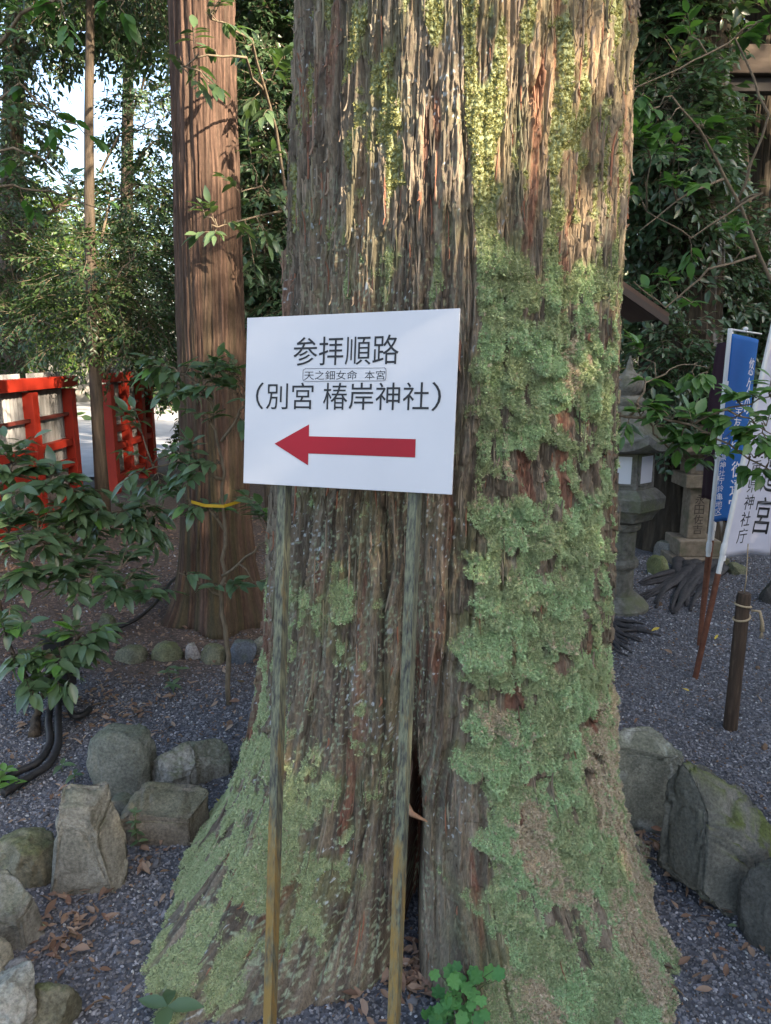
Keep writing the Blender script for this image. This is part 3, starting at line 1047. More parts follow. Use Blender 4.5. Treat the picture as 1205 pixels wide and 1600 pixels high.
rock('tall wedge shaped grey rock leaning beside the gravel', 78, 1230, 203, 1400, 6, (0.155, 0.145, 0.115), (0.23, 0.215, 0.175), 0.3, 0.6, 5, 0.8, 0.06, box=0.55, planes=[((0.15, -0.2, 1), 0.66), ((1, -0.25, 0.45), 0.55), ((-1, -0.2, 0.3), 0.62), ((0.1, -1, 0.25), 0.55)])
rock('mossy brown rock sitting on the stone pile next to the tall wedge', -8, 1303, 99, 1392, 7, (0.13, 0.12, 0.08), (0.22, 0.20, 0.14), 0.55, 0.8, 9, 0.72, 0.07)
rock('blocky grey stone below the mossy brown rock', -30, 1378, 73, 1498, 8, G1, (0.21, 0.20, 0.17), 0.3, 0.8, 6, 0.8, 0.06, box=0.55, planes=[((0.2, -0.3, 1), 0.6), ((0.2, -1, 0.1), 0.55), ((1, -0.5, 0.2), 0.7)])
rock('pale rounded stone cut off by the edge of the picture', -40, 1468, 21, 1540, 9, (0.2, 0.185, 0.14), (0.28, 0.26, 0.2), 0.1, 0.9, 8, 0.75, 0.06, sub=4)
rock('light streaked rock in the bottom corner of the picture', -40, 1522, 78, 1660, 10, (0.22, 0.21, 0.18), (0.34, 0.33, 0.29), 0.2, 0.8, 11, 0.66, 0.08, vein=0.5)
rock('dark mossy stone half buried beside the light streaked rock', 28, 1538, 128, 1640, 11, (0.10, 0.095, 0.065), (0.16, 0.15, 0.105), 0.6, 0.8, 9, 0.68, 0.06)
rock('small flat dark chip of stone resting above the mossy buried stone', 14, 1500, 52, 1535, 12, (0.13, 0.125, 0.12), (0.19, 0.18, 0.17), 0, 0.8, 9, 0.6, 0.06, sub=4)
rock('pale veined rock with a flat top behind the big cedar', 925, 1143, 1072, 1302, 13, (0.15, 0.155, 0.125), (0.23, 0.235, 0.19), 0.2, 0.55, 6, 0.86, 0.05, vein=0.8, box=0.5, planes=[((0.12, -0.1, 1), 0.55), ((-0.1, -1, 0.12), 0.5), ((1, -0.25, 0.1), 0.72), ((-1, -0.2, 0), 0.8)])
rock('large dark angular rock with bright moss on its crest', 1030, 1208, 1207, 1434, 14, (0.085, 0.085, 0.072), (0.155, 0.15, 0.125), 1.0, 0.62, 3, 0.86, 0.08, box=0.55, planes=[((0.42, -0.22, 0.88), 0.46), ((0.12, -1, 0.3), 0.52), ((-1, -0.35, 0.2), 0.62), ((-0.5, -0.2, -0.85), 0.62), ((-0.25, -0.7, 0.66), 0.60)])
rock('very dark rock cut off at the edge, in front of the mossy crested one', 1152, 1325, 1290, 1520, 15, (0.05, 0.05, 0.045), (0.09, 0.088, 0.078), 0.3, 0.9, 9, 0.68, 0.05)
GE = 'edging stones along the leafy bank'
for i, (a, b, c, d, col, t) in enumerate([(238, 1003, 287, 1038, (0.12, 0.125, 0.075), 'mossy green edging stone with a rounded top'), (290, 1004, 316, 1034, (0.24, 0.22, 0.21), 'small pale pinkish edging stone'),
                                          (313, 1008, 354, 1040, (0.115, 0.11, 0.07), 'olive brown edging stone at the foot of the reddish tree'), (357, 1000, 403, 1038, (0.075, 0.085, 0.10), 'dark blue edging stone behind the sapling'),
                                          (396, 995, 428, 1022, (0.17, 0.165, 0.14), 'light grey edging stone next to the sign post'), (178, 1008, 232, 1042, (0.10, 0.10, 0.07), 'dull mossy edging stone half hidden by shrub leaves'),
                                          (150, 960, 186, 1006, (0.08, 0.085, 0.055), 'dark green stone behind the shrub leaves')]):
    rock(t, a, b, c, d, 30 + i, col, tuple(k * 1.5 for k in col), 0.4, 0.8, 7, 0.78, 0.05, group=GE, sub=4)
for i, (a, b, c, d, col, t) in enumerate([(1010, 868, 1046, 900, (0.10, 0.11, 0.05), 'mossy yellow green stone beside the lantern foot'), (1020, 845, 1056, 872, (0.12, 0.12, 0.11), 'grey stone between lantern and carved monument'),
                                          (1135, 880, 1168, 900, (0.10, 0.10, 0.06), 'low mossy stone behind the white banner'), (1186, 905, 1230, 945, (0.06, 0.055, 0.05), 'dark stone at the edge beyond the stake')]):
    rock(t, a, b, c, d, 50 + i, col, tuple(k * 1.6 for k in col), 0.4, 0.8, 8, 0.72, 0.06, group='stones around the lantern', sub=4)

# ------------------------------------------------------------------ stone lantern, carved monument
M_gran = nmat('lichen_granite', [(0.25, (0.07, 0.066, 0.052)), (0.5, (0.16, 0.152, 0.125)), (0.75, (0.25, 0.24, 0.20))], ns=28, detail=10, rough=0.9, bs=90, bstr=0.8, bd=0.01, second=(5, (0.13, 0.14, 0.075), 0.48, 0.64))
M_gran2 = nmat('brown_stone', [(0.3, (0.15, 0.12, 0.085)), (0.7, (0.27, 0.22, 0.16))], ns=30, detail=9, rough=0.9, bs=140, bstr=0.4, second=(6, (0.12, 0.12, 0.07), 0.5, 0.66))
M_paper = plain('white_window_paper', (0.62, 0.63, 0.64), 0.7)


def build_lantern():
    b = gnd(959, 945); b.z = 0
    root = thing('stone_lantern', b, 'weathered hexagonal stone lantern with white paper windows beside the big cedar', 'lantern')
    c = (b.x, b.y, 0)
    k = 1.0
    MB().lathe(c, [(-0.05, 0.21), (0.015, 0.21), (0.05, 0.18), (0.085, 0.135)], 40).build('base', M_gran, root, True, sharp=35)
    MB().lathe(c, [(0.08, 0.112), (0.26, 0.104), (0.262, 0.122), (0.275, 0.131), (0.30, 0.131), (0.315, 0.122), (0.317, 0.104), (0.50, 0.106), (0.502, 0.122), (0.515, 0.13), (0.54, 0.13), (0.552, 0.122)], 40).build('shaft', M_gran, root, True, sharp=35)
    rot = R(-90 + 8)
    MB().lathe(c, [(0.548, 0.14), (0.57, 0.19), (0.60, 0.205), (0.64, 0.235), (0.645, 0.255), (0.715, 0.258), (0.74, 0.235), (0.765, 0.20)], 48, True, rot).build('platform', M_gran, root, True, sharp=30)
    fb = MB().lathe(c, [(0.76, 0.185), (0.99, 0.178)], 48, True, rot).build('firebox', M_gran, root, True, sharp=30)
    for i in range(6):
        th = rot + R(30 + 60 * i)
        M = Matrix.Rotation(th, 3, 'Z')
        d = 0.185 * math.cos(math.pi / 6) - 0.001
        q = MB(); q.box(Vector(c) + M @ Vector((d, 0, 0.885)), (0.006, 0.125, 0.165), M); q.build('window_panel', M_paper, fb)
        q = MB()
        for dz, dy, sz in ((0.087, 0, (0.014, 0.14, 0.012)), (-0.087, 0, (0.014, 0.14, 0.012)), (0, 0.067, (0.0138, 0.012, 0.162)), (0, -0.067, (0.0138, 0.012, 0.162))):
            q.box(Vector(c) + M @ Vector((d, dy, 0.885 + dz)), sz, M)
        q.build('window_frame', M_gran, fb)
    MB().lathe(c, [(0.985, 0.19), (0.99, 0.27, 0.015), (1.005, 0.305, 0.05), (1.05, 0.30, 0.055), (1.085, 0.23, 0.02), (1.14, 0.17), (1.21, 0.125), (1.255, 0.105), (1.26, 0.085)], 72, True, rot).build('roof', M_gran, root, True, sharp=40)
    MB().lathe(c, [(1.258, 0.09), (1.275, 0.10), (1.29, 0.10), (1.305, 0.085), (1.315, 0.06), (1.325, 0.07), (1.36, 0.092), (1.395, 0.092), (1.425, 0.075), (1.445, 0.04), (1.47, 0.022), (1.51, 0.014), (1.545, 0.005)], 32).build('finial', M_gran, root, True, sharp=50)


build_lantern()


def build_monument():
    b = gnd(1083, 886); b.z = 0; b.y += 0.22; b.x += 0.07
    root = thing('stone_monument', b, 'brown carved stone pillar lantern on a stepped plinth behind the blue banner', 'monument')
    z = lambda y: at(1083, y, b.y).z
    s = lambda px: size(px, (0, b.y, 0.7))
    q = lambda nm, zz0, zz1, w, m=M_gran2, bv=0.008, par=root, d=None: MB().box((b.x, b.y, (zz0 + zz1) / 2), (w, d or w, zz1 - zz0)).build(nm, m, par, bevel=bv)
    q('plinth_stone', -0.05, z(862), s(86)); q('plinth_stone', z(862) + 0.001, z(838), s(64))
    sh = q('shaft', z(838), z(758), s(31))
    q('cap', z(758), z(738), s(60)); fb = q('firebox', z(738), z(704), s(42))
    q('window_panel', z(732), z(713), s(26), plain('shaded_panel', (0.2, 0.2, 0.2), 0.6), 0, fb, s(42) + 0.004)
    ro = MB(); w = s(92) / 2
    ro.rings([[Vector((b.x + sx * r_, b.y + sy * r_, zz)) for sx, sy in ((-1, -1), (1, -1), (1, 1), (-1, 1))] for zz, r_ in ((z(706), w * 0.9), (z(700), w), (z(692), w * 0.98), (z(676), w * 0.5), (z(664), w * 0.24))])
    ro.build('roof', M_gran2, root, bevel=0.006)
    hh = z(768) - z(830)
    for i, ch in enumerate('永田佐吉'):
        g = s(15)
        V, F = text_geo(ch, g, g)
        m = MB(); m.add([(b.x - g / 2 + v[0], b.y - s(31) / 2 - 0.002, z(770) - hh * (i + 1) / 4 + v[1] + 0.004) for v in V], F)
        m.build('engraving', plain('engraved_grooves', (0.06, 0.045, 0.035), 0.9), sh)


build_monument()

# ------------------------------------------------------------------ banners
M_pvc = plain('white_pole', (0.72, 0.72, 0.70), 0.35)
M_rust = nmat('rusty_sleeve', [(0.3, (0.10, 0.038, 0.022)), (0.7, (0.17, 0.07, 0.04))], ns=40, rough=0.8, bs=120)


def cloth_mat(name, c):
    m, nt, b, out = new_mat(name)
    v = coords(nt)
    nt.links.new(ramp(nt, noise(nt, v, 12, 3), [(0.3, tuple(k * 0.9 for k in c)), (0.7, c)]), b.inputs['Base Color'])
    b.inputs['Roughness'].default_value = 0.75
    t = nt.nodes.new('ShaderNodeBsdfTranslucent'); t.inputs[0].default_value = (*c, 1)
    ms = nt.nodes.new('ShaderNodeMixShader'); ms.inputs[0].default_value = 0.3
    nt.links.new(b.outputs[0], ms.inputs[1]); nt.links.new(t.outputs[0], ms.inputs[2]); nt.links.new(ms.outputs[0], out.inputs[0])
    return m


def banner(label, foot, sleeve_top, top, f0, f1, width, wdir, cmat, inkmat, cols, ripple, seed, curl=0.0, bar=True):
    """pole from foot to top; cloth hangs between pole parameters f0 (upper) and f1 (lower), reaching width along wdir"""
    root = thing('banner', foot, label, 'banner', 'nobori banners by the gravel path')
    ax = top - foot; L = ax.length; axn = ax.normalized()
    wdir = wdir.normalized()
    nrm = wdir.cross(axn).normalized()
    pole = MB(); pole.tube([foot + ax * sleeve_top * 0.98, top], [0.0115, 0.0105], 14)
    for f in (0.33, 0.62):
        pole.tube([foot + ax * f - axn * 0.03, foot + ax * f - axn * 0.02, foot + ax * f + axn * 0.02, foot + ax * f + axn * 0.03], [0.012, 0.0145, 0.0145, 0.012], 14)
    po = pole.build('pole', M_pvc, root, True, sharp=40)
    MB().tube([foot - axn * 0.08, foot + ax * sleeve_top], 0.0135, 14).build('ground_sleeve', M_rust, root, True, sharp=40)
    h = (f0 - f1) * L

    def srf(s, t, off=0.0):
        """s 0..1 away from the pole, t 0..1 downwards"""
        p = foot + ax * (f0 + (f1 - f0) * t) + wdir * (0.016 + width * s)
        rp = ripple * math.sin(s * 3.0 + t * 4 + seed) * (0.25 + s) + ripple * 0.6 * math.sin(s * 7 + t * 1.5 + seed * 2)
        rp += curl * max(0, s - 0.6) ** 1.5 * max(0, t - 0.55) * 6
        p = p + nrm * (rp + off) + Vector((0, 0, -0.03 * s * s * (0.4 + t)))
        return p
    ns, ntt = 14, 40
    V = [srf(i / ns, j / ntt) for j in range(ntt + 1) for i in range(ns + 1)]
    F = [(j * (ns + 1) + i, j * (ns + 1) + i + 1, (j + 1) * (ns + 1) + i + 1, (j + 1) * (ns + 1) + i) for j in range(ntt) for i in range(ns)]
    m = MB(); m.add(V, F); cl = m.build('cloth', cmat, root, True)
    so = cl.modifiers.new('hem', 'SOLIDIFY'); so.thickness = 0.0008; so.offset = 0
    side = 1 if nrm.dot(Vector((0, 0, EYE)) - (foot + ax * 0.6)) > 0 else -1
    for (s0, s1, t0, t1, body) in cols:
        k = len(body)
        for i, ch in enumerate(body):
            if ch == ' ':
                continue
            Vt, Ft = text_geo(ch, 1, 1)
            ta, tb = t0 + (t1 - t0) * (i + 0.06) / k, t0 + (t1 - t0) * (i + 0.94) / k
            m = MB(); m.add([srf(s0 + (s1 - s0) * v[0], tb + (ta - tb) * v[1], side * 0.0012) for v in Vt], Ft)
            m.build('character', inkmat, cl)
    for t in (0.0, 0.25, 0.5, 0.75, 1.0):
        a = foot + ax * (f0 + (f1 - f0) * t)
        MB().box(a + wdir * 0.016, (0.034, 0.012, 0.022), Matrix((wdir, nrm, axn)).transposed()).build('clip', M_pvc, root)
    if bar:
        bm_ = MB(); a = foot + ax * (f0 + 0.012)
        bm_.tube([a, a + wdir * (width + 0.03)], 0.005, 8); br = bm_.build('top_bar', M_pvc, root, True)
        MB().lathe(a + wdir * width * 0.5, [(0, 0.001), (0.004, 0.010), (0.012, 0.013), (0.020, 0.010), (0.025, 0.001)], 12).build('ball_cap', M_pvc, br, True)
    return root


M_blue = cloth_mat('blue_cloth', (0.003, 0.15, 0.52))
M_white = cloth_mat('white_cloth', (0.72, 0.72, 0.80))
M_maroon = cloth_mat('maroon_cloth', (0.05, 0.012, 0.03))
M_wink = plain('white_print', (0.75, 0.78, 0.82), 0.6)
fA = gnd(1093, 1008); tA = at(1141, 513, fA.y - 0.02)
banner('blue nobori banner with white vertical Japanese characters', fA, 0.30, tA, 0.985, 0.405, 0.42, Vector((0.70, 0.71, -0.03)), M_blue, M_wink,
       [(0.08, 0.30, 0.535, 0.965, '三重県神社庁鈴亀地区'), (0.70, 0.92, 0.095, 0.41, '悠久の'), (0.42, 0.66, 0.29, 0.62, '聖宝友祈り'), (0.48, 0.88, 0.66, 0.97, '御遷宮')], 0.008, 1.0)
fC = gnd(1086, 1061); tC = at(1207, 512, fC.y + 0.02)
banner('white nobori banner with black vertical Japanese characters in front of the blue one', fC, 0.27, at(1232, 400, fC.y + 0.05), 0.97, 0.305, 0.42, Vector((0.77, 0.64, -0.02)), M_white, M_ink,
       [(0.20, 0.42, 0.58, 0.955, '三重県神社庁'), (0.52, 0.92, 0.30, 0.93, '式年遷宮')], 0.010, 2.2, 0.05)
fB = gnd(1106, 985); fB.y += 0.30; fB.x += 0.10
banner('dark maroon nobori banner mostly hidden behind the blue one', fB, 0.28, at(1150, 528, fB.y), 0.99, 0.42, 0.34, Vector((0.13, 0.99, 0)), M_maroon, M_maroon, [], 0.012, 0.4, 0, False)

# ------------------------------------------------------------------ wooden stake with rope
def build_stake():
    f = gnd(1141, 1138); f.z = 0
    t = at(1163, 926, f.y + 0.01)
    root = thing('wooden_stake', f, 'dark round wooden stake with a pale rope tied near its top', 'stake')
    ax = t - f
    P = [f + ax * k for k in (-0.1, 0, 0.2, 0.4, 0.6, 0.8, 0.97, 1.0)]
    MB().tube(P, [0.027, 0.029, 0.028, 0.027, 0.028, 0.0275, 0.0275, 0.024], 18).build('post', nmat('stake_wood', [(0.25, (0.025, 0.018, 0.013)), (0.6, (0.075, 0.05, 0.034)), (0.8, (0.13, 0.095, 0.065))], (1, 1, 0.12), ns=70, bs=120, bstr=0.7), root, True, sharp=40)
    M_rope = nmat('hemp_rope', [(0.3, (0.32, 0.24, 0.14)), (0.7, (0.48, 0.38, 0.25))], ns=200, bs=300, bstr=0.8)
    q = MB()
    for zz, dz in ((0.90, 0.012), (0.84, -0.02)):
        ring = [f + ax * zz + Vector((0.031 * math.cos(a), 0.031 * math.sin(a), dz * math.sin(a * 0.5))) for a in np.linspace(0, 6.28, 22)]
        q.tube(ring, 0.0045, 6)
    e = f + ax * 0.88 + Vector((0.03, -0.012, 0))
    q.tube([e, e + Vector((0.03, -0.01, 0.0)), e + Vector((0.045, -0.012, -0.05)), e + Vector((0.048, -0.012, -0.085))], [0.005, 0.006, 0.007, 0.010], 7)
    for i in range(7):
        b = e + Vector((0.048, -0.012, -0.08)); q.tube([b, b + Vector((random.uniform(-.012, .012), random.uniform(-.01, .01), -0.035))], [0.002, 0.001], 4)
    q.build('rope', M_rope, root, True)
    MB().tube([t, at(1166, 905, f.y), at(1168, 870, f.y + 0.02), at(1169, 850, f.y + 0.02)], 0.0022, 5).build('string', M_rope, root, True)


build_stake()

# ------------------------------------------------------------------ dark exposed roots fanning over the gravel
M_root = nmat('dark_root', [(0.3, (0.022, 0.02, 0.02)), (0.7, (0.06, 0.055, 0.055))], (1, 1, 1), ns=40, bs=90, bstr=0.8, rough=0.75)


def root_fan(label, start, ends, rad, seed):
    r = random.Random(seed)
    s = gnd(*start)
    root = thing('exposed_root', s, label, 'root', 'dark roots lying on the gravel')
    ends = [(x + r.uniform(-14, 14), y + r.uniform(-6, 6)) for x, y in ends for _ in range(3)]
    for (x, y) in ends:
        e = gnd(x, y)
        s2 = s + Vector((r.uniform(-.16, .12), r.uniform(-.08, .14), 0))
        n = 9; P = []; Rr = []
        for i in range(n):
            t = i / (n - 1)
            p = s2.lerp(e, t) + Vector((0.02 * math.sin(t * 5 + seed + x), 0.03 * math.sin(t * 4 + x), 0))
            p.z = rad * (0.9 * (1 - t) ** 0.7 + 0.06)
            P.append(p); Rr.append(rad * (1.0 - 0.75 * t) * r.uniform(0.85, 1.1))
        MB().tube(P, [q * r.uniform(0.55, 1.1) for q in Rr], 10, flat=0.7).build('root', M_root, root, True)


root_fan('dark grooved roots spreading on the gravel beside the lantern foot', (1105, 895), [(1000, 933), (1020, 945), (1052, 951), (1068, 955), (1080, 938), (1010, 918), (1060, 925), (1105, 930), (1040, 905)], 0.05, 1)
root_fan('black flat roots fanning out at the edge of the mossy cedar', (915, 985), [(1012, 986), (996, 1001), (979, 1021), (1000, 975), (950, 1040), (985, 1010)], 0.035, 2)

# ------------------------------------------------------------------ vermilion fence
M_verm = nmat('vermilion_paint', [(0.3, (0.24, 0.016, 0.008)), (0.7, (0.33, 0.026, 0.011))], (1, 1, 0.3), ns=14, rough=0.55, bs=60, bstr=0.15)
M_sheet = nmat('grey_sheet', [(0.3, (0.20, 0.20, 0.205)), (0.7, (0.29, 0.29, 0.29))], (1, 1, 0.15), ns=12, rough=0.6, second=(4, (0.15, 0.145, 0.14), 0.5, 0.7))
FX = -3.1


def fence(label, ys, top=1.33):
    root = thing('fence', (FX, ys[0], 0), label, 'fence', 'vermilion fence bays along the road')
    for y in ys:
        MB().box((FX, y, (top - 0.1) / 2 - 0.02), (0.11, 0.11, top - 0.06)).build('post', M_verm, root, bevel=0.004)
    MB().box((FX, (ys[0] + ys[-1]) / 2, top - 0.03), (0.13, abs(ys[-1] - ys[0]) + 0.22, 0.10)).build('top_beam', M_verm, root, bevel=0.004)
    for a, b in zip(ys[:-1], ys[1:]):
        n = 64; V = []; F = []
        ya, yb = a + 0.055, b - 0.055
        for i in range(n + 1):
            y = ya + (yb - ya) * i / n
            x = FX - 0.035 + 0.008 * math.sin(i / n * 2 * math.pi * 11)
            V += [(x, y, 0.06), (x, y, top + 0.06)]
            if i:
                k = 2 * i; F.append((k - 2, k, k + 1, k - 1))
        m = MB(); m.add(V, F); p = m.build('panel', M_sheet, root, True)
        so = p.modifiers.new('thickness', 'SOLIDIFY'); so.thickness = 0.002
        for z, h, d in ((0.99, 0.03, 0.03), (0.72, 0.07, 0.06), (0.52, 0.07, 0.06), (0.16, 0.08, 0.06)):
            MB().box((FX + 0.006, (a + b) / 2, z), (d, b - a - 0.11, h)).build('rail', M_verm if h > 0.04 else plain('dark_rail', (0.10, 0.02, 0.015), 0.6), root)
    return root


fence('vermilion fence with grey corrugated panels beside the road gap, nearer length', [4.1, 4.9, 5.7, 6.5, 7.3])
fence('vermilion fence length beyond the gap, dappled with sun', [8.35, 8.85, 9.4, 9.75])

# small roadside house with a dark eave seen through the gap
hr = thing('roadside_house', (-9.6, 26, 0), 'small house with a dark eave across the road, seen through the fence gap', 'house')
MB().box((-9.6, 26, 1.0), (3.0, 3.0, 2.0)).build('wall', plain('grey_plaster', (0.3, 0.29, 0.27), 0.9), hr)
q = MB(); q.rings([[Vector((-9.6 + a * (1.9 - k), 26 + b * (1.9 - k), z)) for a, b in ((-1, -1), (1, -1), (1, 1), (-1, 1))] for z, k in ((1.85, 0), (2.0, 0), (2.7, 1.5))])
q.build('roof', plain('dark_roof', (0.05, 0.05, 0.055), 0.7), hr)
q = MB(); q.box((-9.0, 24.49, 1.1), (0.9, 0.04, 0.8)); q.build('window', plain('dark_glass', (0.03, 0.035, 0.04), 0.1), hr)
mb = MB(); p = at(120, 700, 12.5); mb.tube([(p.x, p.y, 0), (p.x, p.y, 0.95)], 0.045, 10)
tag(mb.build('road_post', plain('post_dark', (0.08, 0.08, 0.085), 0.6), origin=(p.x, p.y, 0)), 'thin dark post standing on the pale road', 'post')

# ------------------------------------------------------------------ other trees
def build_second_cedar():
    b = gnd(335, 992); b.y += 0.22; b.x = (349 - 602.5) / FPX * 4.5; b.z = float(gz(b.x, b.y))
    root = thing('cedar_tree', b, 'straight reddish cedar trunk catching sun near its top, standing behind the sapling', 'tree')
    zs = np.linspace(-0.1, 4.2, 440); ph = np.linspace(0, 2 * math.pi, 250, endpoint=False)
    PH, Z = np.meshgrid(ph, zs); shp = PH.shape
    p = PH.ravel(); z = Z.ravel()
    rad = np.interp(z, [0, 0.6, 1.6, 2.6, 4.2], [0.205, 0.178, 0.168, 0.152, 0.142])
    rad = rad + 0.12 * np.exp(-np.maximum(z, 0) / 0.20) * (0.6 + 0.4 * np.cos(5 * p + 0.6))
    # periodic bark: sample noise on a circle
    cx_, sx_ = np.cos(p), np.sin(p)
    wob = 0.06 * n3(np.c_[cx_ * 3, sx_ * 3, z * 1.5], 1, 77) + 0.025 * n3(np.c_[cx_ * 8, sx_ * 8, z * 5], 1, 78)
    cx_, sx_ = np.cos(p + wob), np.sin(p + wob)
    P3 = lambda f, zf: np.c_[cx_ * f, sx_ * f, z * zf]
    a = n3(P3(9, 0.9), 1, 1); b2 = n3(P3(22, 2.4), 1, 2); c = n3(P3(48, 7), 1, 3); d = n3(P3(4, 0.4), 1, 4)
    rad = rad + 0.008 * (1 - 2 * np.abs(a)) + 0.006 * (1 - 2 * np.abs(b2)) + 0.002 * c + 0.004 * ss(0, 0.1, a) + 0.005 * ss(0.1, 0.18, n3(P3(14, 3.0), 1, 6))
    cx_, sx_ = np.cos(p), np.sin(p)
    lean = 0.012 * z
    V = np.c_[rad * cx_ + lean * 1.6, rad * sx_, z]
    col = np.array([0.055, 0.034, 0.025])[None, :] + ss(-0.2, 0.6, b2 + 0.6 * c)[:, None] * np.array([0.095, 0.058, 0.042])
    k = ss(0.0, 0.4, -a)[:, None] * 0.6
    col = col * (1 - k) + k * np.array([0.085, 0.06, 0.045])
    g = (ss(-0.35, 0.4, d + 0.5 * c) * ss(2.6, 0.5, z) * 0.75)[:, None]
    col = col * (1 - g) + g * np.array([0.062, 0.056, 0.03])
    put(bpy.data.objects.new('trunk', mesh_np('trunk', V, grid_faces(*shp), vmat('red_bark', 140, 0.9, 0.4, 120, 0.5, 0.004, 0.25), True, col)), root)
    q = MB(); q.tube([b + Vector((0.08 + 0.015 * i, 0, 4.15 + i)) for i in range(10)], list(np.linspace(0.14, 0.06, 10)), 16)
    q.build('upper_trunk', M_stem, root, True)
    n = 420
    zz = rng.uniform(6, 13, n); th = rng.random(n) * 6.28; rr = (13.6 - zz) * 0.25 * np.sqrt(rng.random(n))
    scatter('crown', np.c_[rr * np.cos(th), rr * np.sin(th), zz], frame_eulers(np.c_[np.cos(th), np.sin(th), rng.normal(-0.25, 0.25, n)], np.tile([0, 0, 1.0], (n, 1))), 1.4 + rng.random(n), SPRD, root)


build_second_cedar()


def foliage_pts(blobs, origin, dens=1.0, droop=-0.25):
    P = []; D = []; Sc = []
    for (c, r, n, sc) in blobs:
        n = max(4, int(n * dens))
        d = rng.normal(size=(n, 3)); d /= np.linalg.norm(d, axis=1, keepdims=True)
        rad = np.asarray(r) * (rng.random(n) ** 0.45)[:, None] if np.ndim(r) == 0 else np.asarray(r)[None, :] * (rng.random(n) ** 0.45)[:, None]
        P.append(np.asarray(c)[None, :] + d * rad - np.asarray(origin)[None, :])
        e = d * [1, 1, 0.5] + rng.normal(0, 0.35, (n, 3)); e[:, 2] += droop
        D.append(e); Sc.append(sc * (0.7 + 0.6 * rng.random(n)))
    P = np.concatenate(P); D = np.concatenate(D); Sc = np.concatenate(Sc)
    N = np.tile([0, 0, 1.0], (len(P), 1)) + rng.normal(0, 0.3, (len(P), 3))
    return P, frame_eulers(D, N), Sc


def leafy(name, label, cat, base, top, tr, blobs, protos, group=None, trunk_mat=None, limb=True, mid=None):
    """base, top: trunk ends; blobs: (centre, radius, number of sprays, spray scale)"""
    root = thing(name, base, label, cat, group)
    base, top = Vector(base), Vector(top)
    m = MB(); n = 9
    bow = Vector((random.uniform(-.1, .1), random.uniform(-.1, .1), 0))
    P = [base.lerp(top, i / (n - 1)) + bow * math.sin(3.14 * i / (n - 1)) - (Vector((0, 0, 0.1)) if i == 0 else Vector()) for i in range(n)]
    m.tube(P, [tr * (1.15 if i == 0 else 1) * (1 - 0.6 * i / (n - 1)) for i in range(n)], 14)
    m.build('trunk', trunk_mat or M_stem, root, True)
    if limb:
        for (c, r, k, sc) in blobs:
            c = Vector(c)
            t = min(0.95, max(0.12, (c.z - base.z - 0.5) / max(0.3, top.z - base.z)))
            a = base.lerp(top, t)
            if (c - a).length < 0.15:
                continue
            mid_ = a.lerp(c, 0.5) + Vector((random.uniform(-.1, .1), random.uniform(-.1, .1), 0.12))
            q = MB(); lr = max(0.008, tr * 0.22)
            q.tube([a, mid_, c], [lr, lr * 0.7, lr * 0.35], 6)
            rr = float(np.mean(r))
            for _ in range(5):
                e = c + Vector((random.gauss(0, 1), random.gauss(0, 1), random.gauss(0, .7))) * rr * 0.6
                q.tube([mid_.lerp(c, random.uniform(0.4, 1)), (c + e) / 2 + Vector((0, 0, .04)), e], [lr * 0.4, lr * 0.3, 0.003], 4)
            q.build('limb', M_twig, root, True)
    Pp, rot, sc = foliage_pts(blobs, base)
    scatter('crown', Pp, rot, sc, protos, root)
    return root


def B(x, y, d, px, n, sc=1.0, dy=0.8):
    """a clump of foliage seen at x, y, d metres away, px pixels in radius"""
    p = at(x, y, d); r = size(px, p)
    return (tuple(p), (r, r * dy, r), n, sc)


def base_at(x, d):
    return (ray(x, 800).x / ray(x, 800).y * d, d, float(gz(0, 9)))


def P3d(x, y, d):
    return tuple(at(x, y, d))


M_brown = nmat('forest_bark', [(0.3, (0.03, 0.024, 0.017)), (0.7, (0.10, 0.075, 0.052))], (1, 1, 0.1), ns=30, bs=60, bstr=0.6, bd=0.02)
# left: thin dark conifer at the fence gap, forest trees beyond
b = gnd(163, 815); b.z = 0
leafy('slender_tree', 'slender dark tree trunk rising in front of the gap in the red fence', 'tree', b, at(150, -260, 6.9), 0.062,
      [B(150, 480, 7.0, 95, 130, 0.8), B(240, 505, 7.1, 80, 110, 0.8), B(60, 500, 7.6, 85, 70, 0.8), B(215, 400, 7.1, 60, 60, 0.8), B(110, 420, 7.4, 50, 16, 0.7), B(215, 300, 7.3, 45, 40, 0.8), B(235, 200, 7.4, 45, 40, .8), B(180, -120, 7, 150, 160, 1), B(60, -180, 7.2, 150, 160, 1), B(280, -200, 7, 140, 150, 1)], SPRD, 'forest trees left of the mossy cedar', M_brown)
leafy('forest_tree', 'broad brown trunk with leafy crown at the top of the picture beside the sky gap', 'tree', base_at(28, 10), at(36, -300, 10), 0.19,
      [B(25, 60, 9.4, 70, 110, 1), B(15, 180, 9.4, 65, 90, 1), B(95, 320, 9.6, 50, 30, .8), B(0, 290, 9.2, 50, 50, 1), B(120, 35, 9.6, 60, 80, 1), B(200, 15, 9.8, 60, 90, 1), B(60, -110, 9.5, 140, 200, 1.2), B(200, -150, 9.5, 140, 200, 1.2)], SPR, 'forest trees left of the mossy cedar', M_brown)
leafy('forest_tree', 'distant sunlit trunk half hidden by leaves next to the reddish cedar', 'tree', base_at(205, 14), at(205, -250, 14), 0.15,
      [B(225, 120, 13.5, 50, 40, 1.0), B(240, 220, 13.5, 40, 35, 1.0), B(205, 330, 13.5, 60, 90, 1.2), B(190, 430, 13, 80, 120, 1.2), B(215, 20, 13.5, 60, 100, 1.2), B(230, -110, 13.5, 140, 180, 1.4)], SPR, 'forest trees left of the mossy cedar', M_brown)
